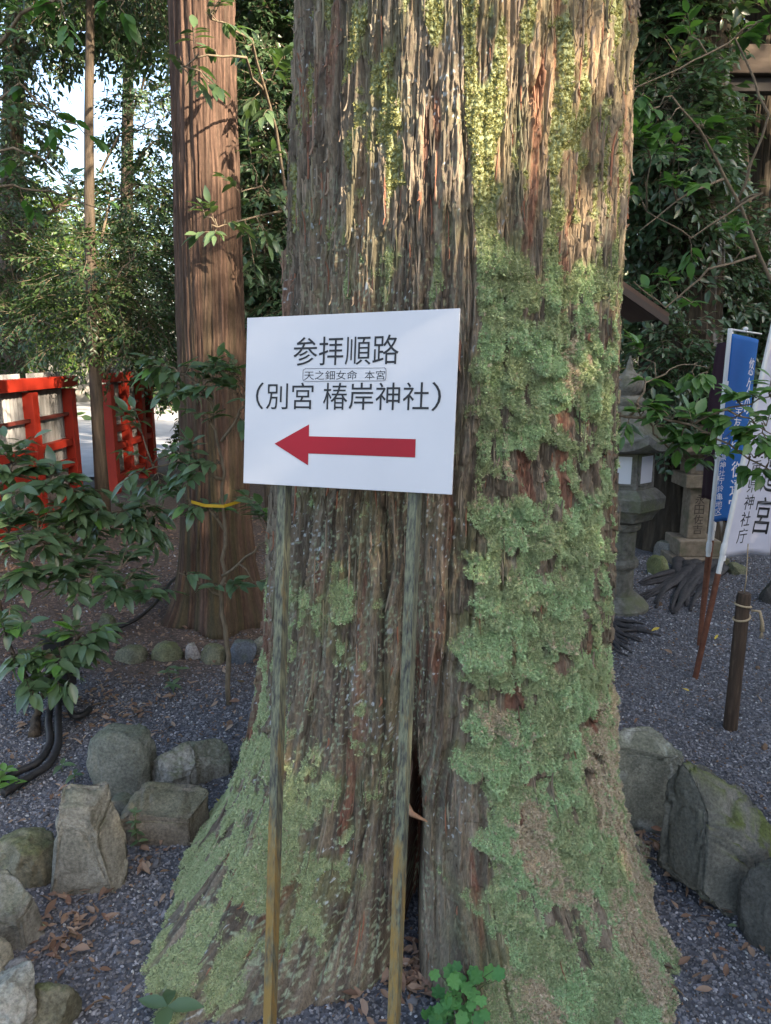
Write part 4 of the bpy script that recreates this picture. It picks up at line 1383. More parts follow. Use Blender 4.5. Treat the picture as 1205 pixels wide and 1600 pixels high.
leafy('forest_tree', 'dark leaning trunk above the near length of red fence', 'tree', base_at(-30, 8.6), at(-30, 300, 8.2), 0.13,
      [B(10, 540, 8.8, 60, 70, 0.9), B(-40, 400, 8.5, 90, 120, 1), B(30, 440, 8.8, 50, 50, 0.9)], SPRD, 'forest trees left of the mossy cedar', M_brown)
leafy('bush', 'bright yellow green bush catching the sun far behind the red fence', 'bush', base_at(70, 17), at(70, 380, 17), 0.08,
      [B(70, 395, 17, 75, 130, 1.6), B(30, 470, 17, 75, 130, 1.6), B(110, 480, 17.5, 80, 130, 1.6), B(150, 380, 18, 60, 110, 1.6), B(30, 330, 18, 60, 100, 1.6)], SPRP)
# between the two cedars
GM = 'dark evergreens between the two cedars'
leafy('evergreen_tree', 'dense dark evergreen filling the gap between the two cedar trunks', 'tree', base_at(430, 6.6), at(420, -200, 6.6), 0.08,
      [B(420, 60, 6.6, 75, 150, .9), B(410, 165, 6.4, 70, 140, .9), B(430, 280, 6.5, 75, 150, .9), B(415, 390, 6.4, 75, 150, .9), B(430, 470, 6.4, 70, 130, .9), B(420, -60, 6.5, 100, 170, 1), B(390, 520, 6.6, 70, 100, .9)], SPR, GM, M_stem)
leafy('evergreen_tree', 'deep shaded evergreen farther back, seen behind the white sign edge', 'tree', base_at(400, 9), at(400, -100, 9), 0.10,
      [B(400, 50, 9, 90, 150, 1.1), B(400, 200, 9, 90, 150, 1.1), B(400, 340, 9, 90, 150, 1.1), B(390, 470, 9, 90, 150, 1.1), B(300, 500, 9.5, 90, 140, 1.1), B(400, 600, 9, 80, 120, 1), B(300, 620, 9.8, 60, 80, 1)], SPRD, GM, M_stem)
# right
GR = 'evergreens behind the stone lantern'
leafy('evergreen_tree', 'leafy evergreen with drooping glossy sprays right beside the cedar top', 'tree', base_at(1060, 5.9), at(1030, -120, 5.9), 0.06,
      [B(1035, 50, 5.9, 65, 130, .9), B(1030, 170, 5.6, 60, 120, .9), B(1060, 235, 5.3, 50, 80, .85), B(1095, 170, 5.8, 45, 60, .9), B(1040, 320, 5.7, 65, 120, .9), B(1060, -100, 5.9, 130, 220, 1), B(1020, 420, 5.9, 60, 100, .9)], SPR, GR)
leafy('evergreen_tree', 'bushy evergreen with pale bare twigs above the banners', 'tree', base_at(1150, 6.6), at(1150, 60, 6.6), 0.06,
      [B(1110, 370, 6.3, 55, 100, .85), B(1080, 440, 6.2, 75, 150, .85), B(1160, 460, 6.3, 70, 130, .85), B(1040, 510, 6.3, 65, 110, .85), B(1100, 545, 6.6, 65, 110, .85), B(1200, 540, 6.4, 60, 100, .85), B(1190, 640, 7, 60, 80, .9), B(1030, 590, 5.5, 50, 70, .75), B(1090, 610, 5.5, 45, 60, .75), B(1060, 545, 5.4, 50, 70, .75), B(1040, 650, 5.6, 40, 40, .7)], SPR, GR)
leafy('evergreen_tree', 'dark evergreen in the shade at the back, behind the lichen spotted trunk', 'tree', base_at(1150, 9.2), at(1150, -100, 9.2), 0.09,
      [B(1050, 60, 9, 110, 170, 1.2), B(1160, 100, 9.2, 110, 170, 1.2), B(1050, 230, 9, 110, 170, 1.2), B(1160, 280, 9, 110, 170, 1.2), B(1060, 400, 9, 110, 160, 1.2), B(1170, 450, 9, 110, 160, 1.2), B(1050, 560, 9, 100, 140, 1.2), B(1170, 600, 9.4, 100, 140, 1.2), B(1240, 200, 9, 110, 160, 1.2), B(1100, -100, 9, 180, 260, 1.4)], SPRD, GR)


def big_bark_tree(label, x, y0, y1, d, wpx, patches, seed):
    """a thick far trunk with bark relief; patches = amount of white crust lichen"""
    b = at(x[0], y1, d); t = at(x[1], y0, d)
    ax = (t - b); axn = ax.normalized()
    bz = b - axn * (b.z + 0.05) / axn.z
    root = thing('cedar_tree', (bz.x, bz.y, 0), label, 'tree', 'shaded cedars beyond the lantern')
    top = bz + axn * 7.5
    n, k = 150, 140
    ph = np.linspace(0, 2 * math.pi, k, endpoint=False); tt = np.linspace(0, 1, n)
    PH, T = np.meshgrid(ph, tt); p = PH.ravel(); z = T.ravel() * 7.5
    r0 = size(wpx / 2, at(x[0], (y0 + y1) / 2, d))
    c, s_ = np.cos(p), np.sin(p)
    a = n3(np.c_[c * 9, s_ * 9, z * 1.1], 1, seed); b2 = n3(np.c_[c * 22, s_ * 22, z * 3.5], 1, seed + 1)
    rad = r0 * (1 + 0.35 * np.exp(-z / 0.35) - 0.03 * z) + 0.02 * (1 - 2 * np.abs(a)) + 0.012 * (1 - 2 * np.abs(b2))
    base = np.outer(T.ravel(), np.array(top - bz)) + np.array(bz) - np.array(root.location)
    V = base + np.c_[rad * c, rad * s_, 0 * z]
    col = np.array([0.035, 0.028, 0.02])[None, :] + ss(-0.2, 0.5, b2)[:, None] * np.array([0.04, 0.032, 0.022])
    if patches:
        q = (ss(0.12, 0.22, n3(np.c_[c * 4, s_ * 4, z * 3.2], 1, seed + 4) + 0.4 * n3(np.c_[c * 14, s_ * 14, z * 11], 1, seed + 5)) * ss(0.2, 0.8, c) * patches)[:, None]
        col = col * (1 - q) + q * np.array([0.50, 0.53, 0.53])
    put(bpy.data.objects.new('trunk', mesh_np('trunk', V, grid_faces(n, k), vmat('shaded_bark', 60, 0.9, 0.4, 50, 0.6, 0.01, 0.2), True, col)), root)
    m = 200; zz = rng.uniform(5, 9, m); th = rng.random(m) * 6.28; rr = 2.2 * np.sqrt(rng.random(m))
    o = np.array(bz) - np.array(root.location)
    scatter('crown', np.c_[o[0] + rr * np.cos(th), o[1] + rr * np.sin(th), zz], frame_eulers(np.c_[np.cos(th), np.sin(th), rng.normal(-0.2, 0.2, m)], np.tile([0, 0, 1.0], (m, 1))), 1.4 + rng.random(m), SPRD, root)


big_bark_tree('thick dark ridged cedar trunk behind the carved monument', (1056, 1062), 600, 860, 6.0, 112, 0.35, 3)
big_bark_tree('brown trunk spotted with white lichen below the wooden beam', (1168, 1192), 130, 470, 7.0, 62, 1.0, 8)

# weathered wooden gate beam, small roofed notice board behind the cedar, little tag
gp = at(1300, 800, 6.2)
g = thing('wooden_gate', (gp.x, gp.y, 0), 'weathered brown wooden gate beam crossing behind leaves in the top corner', 'gate')
a, c = at(1095, 108, 6.2), at(1420, 92, 6.2)
zc = (a.z + c.z) / 2
M_gate = nmat('gate_timber', [(0.3, (0.075, 0.056, 0.042)), (0.7, (0.12, 0.092, 0.07))], (0.2, 1, 1), ns=20, bs=60, bstr=0.4)
MB().box(((a.x + c.x) / 2, gp.y, zc), (c.x - a.x, 0.22, 0.20)).build('beam', M_gate, g, bevel=0.01)
MB().box(((a.x + c.x) / 2, gp.y + 0.0, zc - 0.155), (c.x - a.x - 0.3, 0.10, 0.10)).build('shadow_tie_beam', plain('shadow_dark_timber', (0.04, 0.035, 0.03), 0.8), g, bevel=0.006)  # lower bar coloured dark to give the shadow band under the beam
MB().tube([(gp.x, gp.y, -0.05), (gp.x, gp.y, zc - 0.101)], 0.13, 20).build('pillar', M_gate, g, True, sharp=40)

np_ = at(945, 560, 3.3)
nb = thing('notice_board', (np_.x, np_.y, 0), 'small brown roofed notice board peeking out behind the cedar trunk', 'notice board')
M_rf = nmat('brown_sheet_roof', [(0.3, (0.075, 0.045, 0.032)), (0.7, (0.11, 0.07, 0.05))], ns=20, rough=0.55)
e0, e1 = at(1021, 500, 3.3), at(935, 440, 3.3)
for s, nm in ((1, 'roof_panel'), (-1, 'roof_panel')):
    q = MB(); rid = Vector((e1.x, np_.y, e1.z)); eav = Vector((e1.x + s * (e0.x - e1.x), np_.y, e0.z))
    d = (eav - rid); up = Vector((-d.z, 0, d.x)).normalized() * (0.02 if s > 0 else -0.02)
    V = [rid, eav, eav + up, rid + up]
    q.add([p + Vector((0, -0.16, 0)) for p in V] + [p + Vector((0, 0.30, 0)) for p in V], [(0, 1, 2, 3), (7, 6, 5, 4), (0, 4, 5, 1), (1, 5, 6, 2), (2, 6, 7, 3), (3, 7, 4, 0)])
    pn = q.build(nm, M_rf, nb)
    q = MB()
    q.add([p + Vector((0, -0.162, -0.03 if i < 2 else 0)) for i, p in enumerate([rid, eav, eav, rid])] + [p + Vector((0, -0.18, -0.03 if i < 2 else 0)) for i, p in enumerate([rid, eav, eav, rid])],
          [(0, 1, 2, 3), (7, 6, 5, 4), (0, 4, 5, 1), (1, 5, 6, 2), (2, 6, 7, 3), (3, 7, 4, 0)])
    q.build('barge_board', plain('dark_barge', (0.06, 0.045, 0.038), 0.7), pn)
MB().box((np_.x, np_.y + 0.07, e1.z / 2 - 0.03), (0.06, 0.06, e1.z - 0.02)).build('post', M_gate, nb)
MB().box((np_.x, np_.y + 0.02, 1.05), (0.18, 0.03, 0.5)).build('board', M_gate, nb)
t = at(963, 620, 2.9)
m = MB(); m.box(t, (0.03, 0.012, 0.055)); ob = m.build('wooden_tag', plain('pale_wood', (0.42, 0.33, 0.2), 0.8), origin=t, bevel=0.002)
tag(ob, 'small pale wooden tag hanging beside the cedar in front of the lantern', 'tag')

# far-off wood closing the view, open where the sky shows through
def far_wood():
    n = 9000
    az = rng.uniform(R(-50), R(50), n); d = rng.uniform(19, 34, n); z = rng.random(n) ** 0.9 * 22
    X = d * np.sin(az); Y = d * np.cos(az)
    # photograph direction of every clump, to leave the clearing open
    dep = Y * CP - (z - EYE) * SP
    x = 602.5 + FPX * X / dep; y = 800 - FPX * (Y * SP + (z - EYE) * CP) / dep
    gap = np.exp(-(((x - 150) / 165) ** 2 + ((y - 170) / 190) ** 2))
    gap2 = np.exp(-(((x - 140) / 60) ** 2 + ((y - 660) / 70) ** 2))
    low = (x > 60) & (x < 210) & (y > 560)
    keep = (rng.random(n) > gap * 1.4) & (gap2 < 0.4) & ~low
    P = np.c_[X, Y, z][keep]; n = len(P)
    D = rng.normal(0, 1, (n, 3)); D[:, 1] -= 0.6; D[:, 2] -= 0.3
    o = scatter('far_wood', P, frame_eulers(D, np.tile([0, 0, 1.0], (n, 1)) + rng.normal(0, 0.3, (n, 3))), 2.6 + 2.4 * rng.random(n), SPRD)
    tag(o, 'dense dark wood closing off the view behind the shrine grounds', 'woods')


far_wood()

# unseen wood added behind the camera, its top shaped to block the low sun
def sun_block_grove():
    n = 8000
    t = rng.uniform(-5, 13, n)
    H = np.interp(t, [-16, -2, 0.6, 1.25, 1.45, 1.85, 2.2, 2.65, 2.9, 3.1, 3.6, 4.2, 6, 7.5, 9, 30], [8, 8, 7.4, 7.0, 6.35, 6.35, 6.7, 7.2, 7.5, 9.2, 9.8, 9.6, 9.5, 8.5, 7.0, 7.0])
    H = H + 0.3 * n2(t * 1.9, t * 0, 7) + 0.12 * rng.normal(0, 1, n)
    z = rng.random(n) ** 0.8 * H
    tip = ss(1.6, 0.4, H - z)
    w = rng.normal(0, 0.9, n)
    s = np.array([math.sin(SUN_AZ), math.cos(SUN_AZ)]); r_ = np.array([-s[1], s[0]])
    c = s * 9.0
    P = np.c_[c[0] + r_[0] * t + s[0] * w, c[1] + r_[1] * t + s[1] * w, z]
    D = rng.normal(0, 1, (n, 3)); D[:, 2] -= 0.3
    o = scatter('sun_block_grove', P, frame_eulers(D, np.tile([0, 0, 1.0], (n, 1)) + rng.normal(0, 0.4, (n, 3))), (2.2 + 1.6 * rng.random(n)) * (1 - 0.6 * tip), SPRD)
    tag(o, 'unseen evergreen wood added behind the camera to block the low sun', 'woods')


sun_block_grove()

# ------------------------------------------------------------------ near plants, leaf by leaf
LEAF = [leaf_mesh('leaf', M_leafnear, Wd=0.42, fold=0.14, droop=d) for d in (0.08, 0.2, 0.34)]
M_leafnew = leaf_mat('young_leaf', [(0.09, 0.19, 0.04), (0.13, 0.25, 0.06)], 0.35, 0.3, 0.4)
LEAFN = [leaf_mesh('leaf', M_leafnew, Wd=0.42, fold=0.14, droop=d) for d in (0.1, 0.25)]
M_leaftree = leaf_mat('twig_leaf', [(0.05, 0.11, 0.035), (0.07, 0.15, 0.045), (0.10, 0.19, 0.055), (0.06, 0.13, 0.04)], 0.35, 0.3, 0.4)
LEAFT = [leaf_mesh('leaf', M_leaftree, Wd=0.50, fold=0.10, droop=d) for d in (0.08, 0.2, 0.32)]


def plant(name, label, cat, base, stems, clusters, leaf, protos, stem_r=0.008, mat=None, group=None, parts=300, young=0.0, twig_n=7, flat=0.25, stemname='stem', dens=1.0):
    """stems: polylines of world points; clusters: (x, y, d, radius px, leaves[, lead x, lead y]) each tied to the nearest stem point"""
    base = Vector(base)
    root = thing(name, base, label, cat, group)
    mat = mat or M_twig
    nodes = []
    for k, st in enumerate(stems):
        st = [Vector(p) for p in st]
        fine = []
        for a, b in zip(st[:-1], st[1:]):
            fine += [a.lerp(b, i / 4) for i in range(4)]
        fine.append(st[-1])
        fine = [p + Vector((random.gauss(0, 1), random.gauss(0, 1), random.gauss(0, .5))) * 0.006 if 0 < i < len(fine) - 1 else p for i, p in enumerate(fine)]
        r0 = stem_r * (1 if k == 0 else 0.6)
        MB().tube(fine, list(np.linspace(r0, r0 * 0.35, len(fine))), 8).build(stemname if k == 0 else 'branch', mat, root, True)
        nodes += fine[1:]
    leaves = []
    for cl in clusters:
        x, y, d, rp, n = cl[:5]; n = n * dens
        c = at(x, y, d); r = size(rp, c)
        a = min(nodes, key=lambda p: (p - c).length + 0.5 * max(0, p.z - c.z))
        q = MB()
        din = (c - a)
        if din.length < 1e-3:
            din = Vector((0, 0, 1e-2))
        inner = c - din.normalized() * min(r * 0.9, din.length * 0.6)
        midp = a.lerp(inner, 0.5) + Vector((0, 0, 0.02)) + Vector((random.gauss(0, .012), random.gauss(0, .012), 0))
        q.tube([a, midp, inner], [stem_r * 0.35, stem_r * 0.28, 0.0022], 5)
        nt = max(1, round(n / twig_n))
        for t in range(nt):
            e = c + Vector((random.gauss(0, .55), random.gauss(0, .55), random.gauss(0, .3))) * r + (din.normalized() * r * 0.55 if nt < 4 else Vector())
            dd = (e - inner)
            if dd.length < 0.03:
                dd = Vector((0.05, 0, 0))
            pts = [inner + dd * (i / 4) + Vector((0, 0, 0.10 * dd.length * math.sin(math.pi * i / 4))) for i in range(5)]
            q.tube(pts, [0.0022, 0.002, 0.0017, 0.0014, 0.0008], 4)
            side = dd.cross(Vector((0, 0, 1)))
            side = side.normalized() if side.length > 1e-6 else Vector((1, 0, 0))
            dn = dd.normalized()
            tl = random.uniform(-0.5, 0.5)
            for i in range(twig_n):
                f = 0.3 + 0.7 * i / max(1, twig_n - 1)
                k = min(3, int(f * 4)); p = pts[k].lerp(pts[k + 1], f * 4 - k)
                s = 1 if i % 2 else -1
                if i == twig_n - 1:
                    yv = dn + Vector((0, 0, -0.25))
                else:
                    yv = dn * random.uniform(0.3, 0.8) + side * s * random.uniform(0.7, 1) + Vector((0, 0, random.uniform(-0.5, 0.12)))
                up = Vector((0, 0, 1)) + side * tl + Vector((random.gauss(0, flat), random.gauss(0, flat) - 0.15, 0))
                leaves.append((p, yv.normalized(), up.normalized(), leaf * random.uniform(0.65, 1.12)))
        q.build('branch', mat, root, True)
    random.shuffle(leaves)
    rest = leaves[parts:]
    for i, (p, yv, up, sc) in enumerate(leaves[:parts]):
        x = yv.cross(up).normalized(); z = x.cross(yv)
        M = Matrix((x, yv, z)).transposed().to_4x4()
        M = Matrix.Translation(p - base) @ M @ Matrix.Scale(sc, 4)
        pm = random.choice(LEAFN) if random.random() < young else random.choice(protos)
        o = bpy.data.objects.new('leaf', pm)
        o.parent = root; o.matrix_local = M
        COL.objects.link(o)
    if rest:
        P = np.array([p - base for p, _, _, _ in rest]); Yv = np.array([y for _, y, _, _ in rest]); U = np.array([u for _, _, u, _ in rest])
        scatter('foliage', P, frame_eulers(Yv, U), [s for *_, s in rest], protos, root)
    return root


def A_(x, y, d):
    return at(x, y, d)


# the arching shrub that fills the left edge
sb = gnd(-110, 1010); sb.z = 0
plant('shrub', 'large glossy leaved shrub arching in from the edge in front of the red fence', 'shrub', sb,
      [[sb, A_(-80, 900, 3.2), A_(-40, 800, 3.2), A_(20, 740, 3.2), A_(90, 760, 3.25)],
       [A_(-60, 850, 3.2), A_(30, 830, 3.2), A_(110, 830, 3.3), A_(180, 800, 3.35), A_(240, 790, 3.4)],
       [A_(-70, 900, 3.2), A_(20, 900, 3.1), A_(100, 895, 3.15), A_(180, 905, 3.2), A_(245, 935, 3.2)],
       [A_(-80, 950, 3.1), A_(0, 860, 3.0), A_(60, 850, 3.05)]],
      [(20, 700, 3.2, 40, 21), (60, 722, 3.2, 38, 21), (5, 742, 3.1, 40, 21), (95, 745, 3.2, 36, 21), (60, 765, 3.1, 42, 28), (125, 775, 3.25, 34, 21), (150, 800, 3.3, 34, 21), (190, 795, 3.35, 34, 21), (230, 790, 3.4, 30, 14),
       (205, 828, 3.35, 36, 21), (160, 838, 3.3, 38, 21), (110, 815, 3.2, 38, 21), (60, 810, 3.1, 38, 21), (15, 800, 3.05, 42, 28), (85, 850, 3.1, 40, 21), (30, 850, 3.0, 40, 21), (130, 860, 3.2, 36, 21), (240, 845, 3.4, 26, 14), (245, 815, 3.45, 26, 14),
       (60, 895, 3.1, 36, 14), (100, 900, 3.1, 34, 14), (150, 895, 3.2, 36, 21), (200, 905, 3.2, 34, 21), (235, 925, 3.2, 28, 14), (175, 930, 3.15, 32, 14), (120, 925, 3.1, 30, 14), (15, 905, 3.0, 30, 14), (200, 865, 3.3, 32, 14), (10, 960, 2.9, 28, 10)],
      0.094, LEAF, 0.012, young=0.06, dens=2.1)
st = gnd(54, 1150); st.z = 0
plant('shrub', 'small bushy shrub on a cut brown stump beside the black hose', 'shrub', st,
      [[st, A_(56, 1120, 2.92), A_(60, 1090, 2.92)], [A_(60, 1095, 2.92), A_(90, 1030, 2.9), A_(120, 1000, 2.9)], [A_(60, 1095, 2.92), A_(30, 1040, 2.85), A_(10, 1000, 2.85)]],
      [(85, 1000, 2.9, 36, 21), (120, 990, 2.9, 36, 21), (155, 988, 2.95, 26, 14), (60, 1030, 2.85, 38, 28), (100, 1035, 2.85, 34, 21), (25, 1025, 2.8, 34, 21), (40, 1065, 2.8, 34, 21), (80, 1070, 2.82, 28, 14), (140, 1020, 2.9, 24, 10), (10, 985, 2.8, 30, 14), (105, 1062, 2.85, 20, 7)],
      0.092, LEAF, 0.026, M_brown, young=0.14, dens=1.4, stemname='stump')
# the slim sapling in front of the reddish cedar
sp = gnd(358, 1102); sp.z = 0
plant('sapling', 'slim bare stemmed sapling with leafy twigs in front of the reddish cedar', 'sapling', sp,
      [[sp, A_(352, 1000, 3.15), A_(346, 920, 3.18), A_(352, 830, 3.2), A_(350, 740, 3.2), A_(342, 690, 3.2), A_(330, 630, 3.2)],
       [A_(347, 900, 3.18), A_(395, 860, 3.15), A_(425, 842, 3.1)], [A_(346, 690, 3.2), A_(372, 650, 3.2), A_(385, 610, 3.2)], [A_(350, 750, 3.2), A_(290, 720, 3.25), A_(225, 735, 3.3)],
       [A_(335, 640, 3.2), A_(310, 600, 3.25), A_(270, 575, 3.3), A_(235, 565, 3.3)], [A_(352, 830, 3.2), A_(325, 790, 3.2), A_(300, 790, 3.2)], [A_(347, 930, 3.18), A_(320, 915, 3.2), A_(280, 895, 3.25)]],
      [(255, 568, 3.3, 34, 21), (290, 578, 3.3, 34, 21), (320, 590, 3.25, 32, 21), (345, 578, 3.2, 28, 14), (375, 585, 3.2, 28, 14), (230, 590, 3.3, 26, 10), (275, 605, 3.3, 30, 14), (310, 618, 3.2, 28, 14), (360, 612, 3.2, 28, 10), (385, 625, 3.15, 22, 10),
       (330, 660, 3.2, 26, 10), (375, 655, 3.2, 26, 10), (215, 655, 3.3, 28, 14), (240, 715, 3.3, 30, 14), (275, 722, 3.25, 30, 14), (305, 735, 3.2, 30, 14), (335, 722, 3.2, 24, 10), (255, 750, 3.3, 28, 14), (215, 740, 3.3, 24, 10), (300, 700, 3.2, 22, 7),
       (310, 792, 3.2, 26, 14), (340, 805, 3.2, 20, 7), (395, 790, 3.1, 26, 10), (412, 806, 3.1, 18, 7), (275, 770, 3.25, 26, 10), (335, 918, 3.15, 12, 4), (372, 915, 3.15, 16, 7), (285, 897, 3.2, 10, 3), (400, 915, 3.1, 8, 2)],
      0.084, LEAF, 0.0125, M_stem, young=0.05, parts=300, dens=1.5)
# yellow tape
q = MB(); P = [A_(299, 784, 3.2), A_(320, 790, 3.15), A_(350, 791, 3.14), A_(367, 786, 3.17), A_(384, 780, 3.2)]
for z in (0,):
    V = [p + Vector((0, 0, s * 0.007)) for p in P for s in (-1, 1)]
    q.add(V, [(2 * i, 2 * i + 2, 2 * i + 3, 2 * i + 1) for i in range(4)])
ob = q.build('tape', plain('yellow_tape', (0.45, 0.27, 0.01), 0.5), origin=P[2])
so = ob.modifiers.new('thickness', 'SOLIDIFY'); so.thickness = 0.001
tag(ob, 'yellow marker tape stretched across the sapling stem', 'tape')

# branch crossing in front of the banners
rb = Vector((0.66, 2.75, 0))
plant('shrub', 'thin brown branches with pale green leaves reaching across the two banners', 'shrub', rb,
      [[rb, (0.68, 2.75, 0.6), (0.72, 2.75, 1.1), A_(965, 652, 2.75), A_(1030, 652, 2.7), A_(1085, 665, 2.65), A_(1135, 693, 2.6), A_(1210, 742, 2.6)],
       [A_(1060, 655, 2.7), A_(1110, 645, 2.7), A_(1170, 630, 2.7), A_(1230, 605, 2.7)], [A_(1085, 662, 2.65), A_(1130, 640, 2.6), A_(1170, 655, 2.6), A_(1215, 690, 2.6)],
       [A_(985, 650, 2.75), A_(1010, 600, 2.8), A_(1060, 570, 2.85), A_(1110, 575, 2.85)], [A_(1010, 655, 2.72), A_(1040, 700, 2.75), A_(1085, 728, 2.75)]],
      [(1000, 646, 2.75, 26, 10), (1012, 636, 2.75, 22, 7), (1045, 645, 2.7, 26, 10), (1035, 668, 2.7, 26, 14), (1062, 680, 2.68, 26, 14), (1080, 662, 2.65, 24, 10), (1105, 655, 2.65, 22, 7), (985, 665, 2.75, 20, 7), (1060, 695, 2.7, 22, 10), (1098, 712, 2.72, 22, 10), (1082, 725, 2.72, 18, 7),
       (1108, 680, 2.65, 20, 7), (1140, 655, 2.62, 22, 7), (1150, 625, 2.7, 22, 10), (1178, 618, 2.7, 24, 10), (1200, 608, 2.7, 24, 10), (1130, 700, 2.6, 16, 4), (1155, 690, 2.6, 24, 10), (1185, 682, 2.58, 26, 14), (1200, 655, 2.6, 24, 10), (1190, 712, 2.58, 24, 10), (1165, 672, 2.6, 22, 7),
       (1200, 735, 2.58, 22, 7), (1170, 735, 2.6, 16, 4), (1080, 595, 2.85, 22, 10), (1100, 590, 2.85, 18, 7), (1010, 595, 2.82, 18, 7), (1215, 635, 2.65, 24, 10), (995, 545, 2.9, 22, 7)],
      0.070, LEAFT, 0.008, M_twig, young=0.1, dens=1.6)
# leafy sprays hanging at the top right, in front of the evergreens
hb = Vector((2.6, 4.3, 0))
plant('shrub', 'bare branched shrub holding a drooping bunch of large leaves beside the sunlit bark', 'shrub', hb,
      [[hb, (2.4, 4.2, 1.4), A_(1160, 330, 4.1), A_(1105, 220, 4.0), A_(1050, 150, 3.9)], [A_(1130, 280, 4.05), A_(1080, 300, 4), A_(1000, 360, 3.9)], [A_(1150, 320, 4.1), A_(1200, 180, 4), A_(1150, 60, 4), A_(1085, 95, 3.9), A_(985, 140, 3.8)],
       [A_(1180, 400, 4.1), A_(1110, 420, 4.0), A_(1040, 480, 4.0), A_(990, 440, 3.9)], [A_(1150, 320, 4.1), A_(1190, 300, 4), A_(1080, 370, 4), A_(1010, 330, 4)]],
      [(1010, 185, 3.9, 30, 14), (1035, 200, 3.85, 30, 14), (1020, 225, 3.85, 26, 14), (1050, 245, 3.85, 26, 10), (1000, 165, 3.9, 24, 10), (1060, 285, 3.9, 26, 10), (1085, 290, 3.9, 20, 7), (1105, 190, 4, 26, 10), (1120, 215, 4, 22, 7), (1185, 40, 4, 30, 14), (1165, 60, 4, 24, 10), (1200, 25, 4, 26, 10),
       (1065, 40, 4, 26, 10), (1130, 350, 4, 22, 7), (1150, 365, 4, 18, 5), (1080, 395, 4, 18, 7), (1040, 450, 4, 22, 7), (1010, 470, 4, 22, 7), (1100, 480, 4, 22, 7), (1000, 300, 3.95, 20, 7)],
      0.095, LEAFT, 0.013, M_twig, young=0.03, dens=1.4)
# sprays hanging in front of the reddish cedar and over the top left corner
ob_ = Vector((-1.9, 3.3, 0))
plant('shrub', 'overhanging twigs with dark pointed leaves in front of the reddish cedar top', 'shrub', Vector((-0.35, 4.6, 0)),
      [[(-0.35, 4.6, 0), (-0.45, 4.5, 1.5), A_(430, 200, 4.2), A_(390, 60, 3.8), A_(330, 30, 3.5)], [A_(415, 150, 4.1), A_(380, 90, 3.6), A_(320, 85, 3.5), A_(280, 110, 3.5)], [A_(440, 330, 4.3), A_(400, 340, 4), A_(340, 355, 3.7)], [A_(440, 330, 4.3), A_(410, 290, 4.1), A_(375, 300, 3.9)]],
      [(330, 20, 3.5, 26, 10), (355, 40, 3.5, 26, 10), (300, 55, 3.5, 24, 10), (345, 10, 3.5, 22, 7), (285, 95, 3.5, 26, 10), (310, 100, 3.5, 20, 7), (335, 70, 3.5, 22, 7), (310, 135, 3.5, 16, 5), (335, 135, 3.5, 12, 3), (335, 365, 3.7, 24, 10), (355, 345, 3.8, 22, 7), (320, 370, 3.7, 14, 5), (325, 325, 3.7, 22, 7), (310, 330, 3.7, 14, 4),
       (375, 300, 3.9, 24, 10), (400, 160, 4, 28, 14), (425, 180, 4, 26, 10), (390, 230, 4, 26, 10), (430, 250, 4.1, 26, 10), (380, 360, 3.9, 24, 10), (420, 370, 4, 28, 14), (400, 420, 4, 26, 10), (440, 430, 4.1, 26, 10), (395, 80, 3.8, 26, 10), (440, 110, 4, 28, 14), (420, 305, 4.1, 28, 14)],
      0.085, LEAF, 0.012, M_twig)
tl = Vector((-2.3, 4.2, 0))
plant('shrub', 'leafy branches drooping into the top corner in front of the sky gap', 'shrub', tl,
      [[tl, (-2.35, 4.2, 1.6), A_(-60, 150, 3.9), A_(30, 20, 3.7), A_(110, -10, 3.6), A_(190, 0, 3.6)], [A_(-60, 200, 3.9), A_(30, 130, 3.9), A_(60, 160, 3.9), A_(100, 190, 3.9)], [A_(-70, 260, 3.9), A_(20, 230, 3.9), A_(70, 250, 3.9), A_(110, 290, 3.9)], [A_(-70, 300, 3.9), A_(20, 290, 4), A_(80, 300, 4), A_(170, 330, 4.1)]],
      [(30, 20, 3.7, 28, 14), (75, 8, 3.6, 24, 10), (110, 40, 3.6, 26, 10), (170, 8, 3.6, 24, 10), (185, 28, 3.6, 16, 5), (10, 60, 3.7, 24, 10), (10, 110, 3.8, 26, 10), (40, 140, 3.9, 24, 10), (85, 175, 3.9, 24, 10), (100, 200, 3.9, 20, 7), (10, 170, 3.9, 24, 10), (65, 235, 3.9, 26, 10), (100, 225, 3.9, 22, 10), (20, 250, 3.9, 24, 10), (120, 280, 3.9, 24, 10), (60, 290, 3.9, 26, 10), (170, 315, 4, 22, 7), (30, 320, 4, 26, 10), (150, 220, 3.9, 22, 7)],
      0.08, LEAFT, 0.013, M_twig)

# small plants on the ground
def herb(name, label, cat, x, y, items, leaf, protos, h=0.06, group=None):
    b = gnd(x, y); b.z = 0
    root = thing(name, b, label, cat, group)
    for (px, py, dz, k) in items:
        g = gnd(px, py, dz)
        q = MB(); q.tube([b + Vector((random.gauss(0, .004), 0, 0)), b.lerp(g, 0.6) + Vector((0, 0, 0.01)), g], [0.0016, 0.0014, 0.001], 4); q.build('stem', M_leafstem, root, True)
        for i in range(k):
            th = 6.28 * i / k + random.uniform(-.4, .4)
            yv = Vector((math.cos(th), math.sin(th), random.uniform(-.1, .45))).normalized()
            x_ = yv.cross(Vector((0, -0.2, 1))).normalized(); z_ = x_.cross(yv)
            o = bpy.data.objects.new('leaf', random.choice(protos)); o.parent = root
            o.matrix_local = Matrix.Translation(g - b) @ Matrix((x_, yv, z_)).transposed().to_4x4() @ Matrix.Scale(leaf * random.uniform(.7, 1.1), 4)
            COL.objects.link(o)
    return root


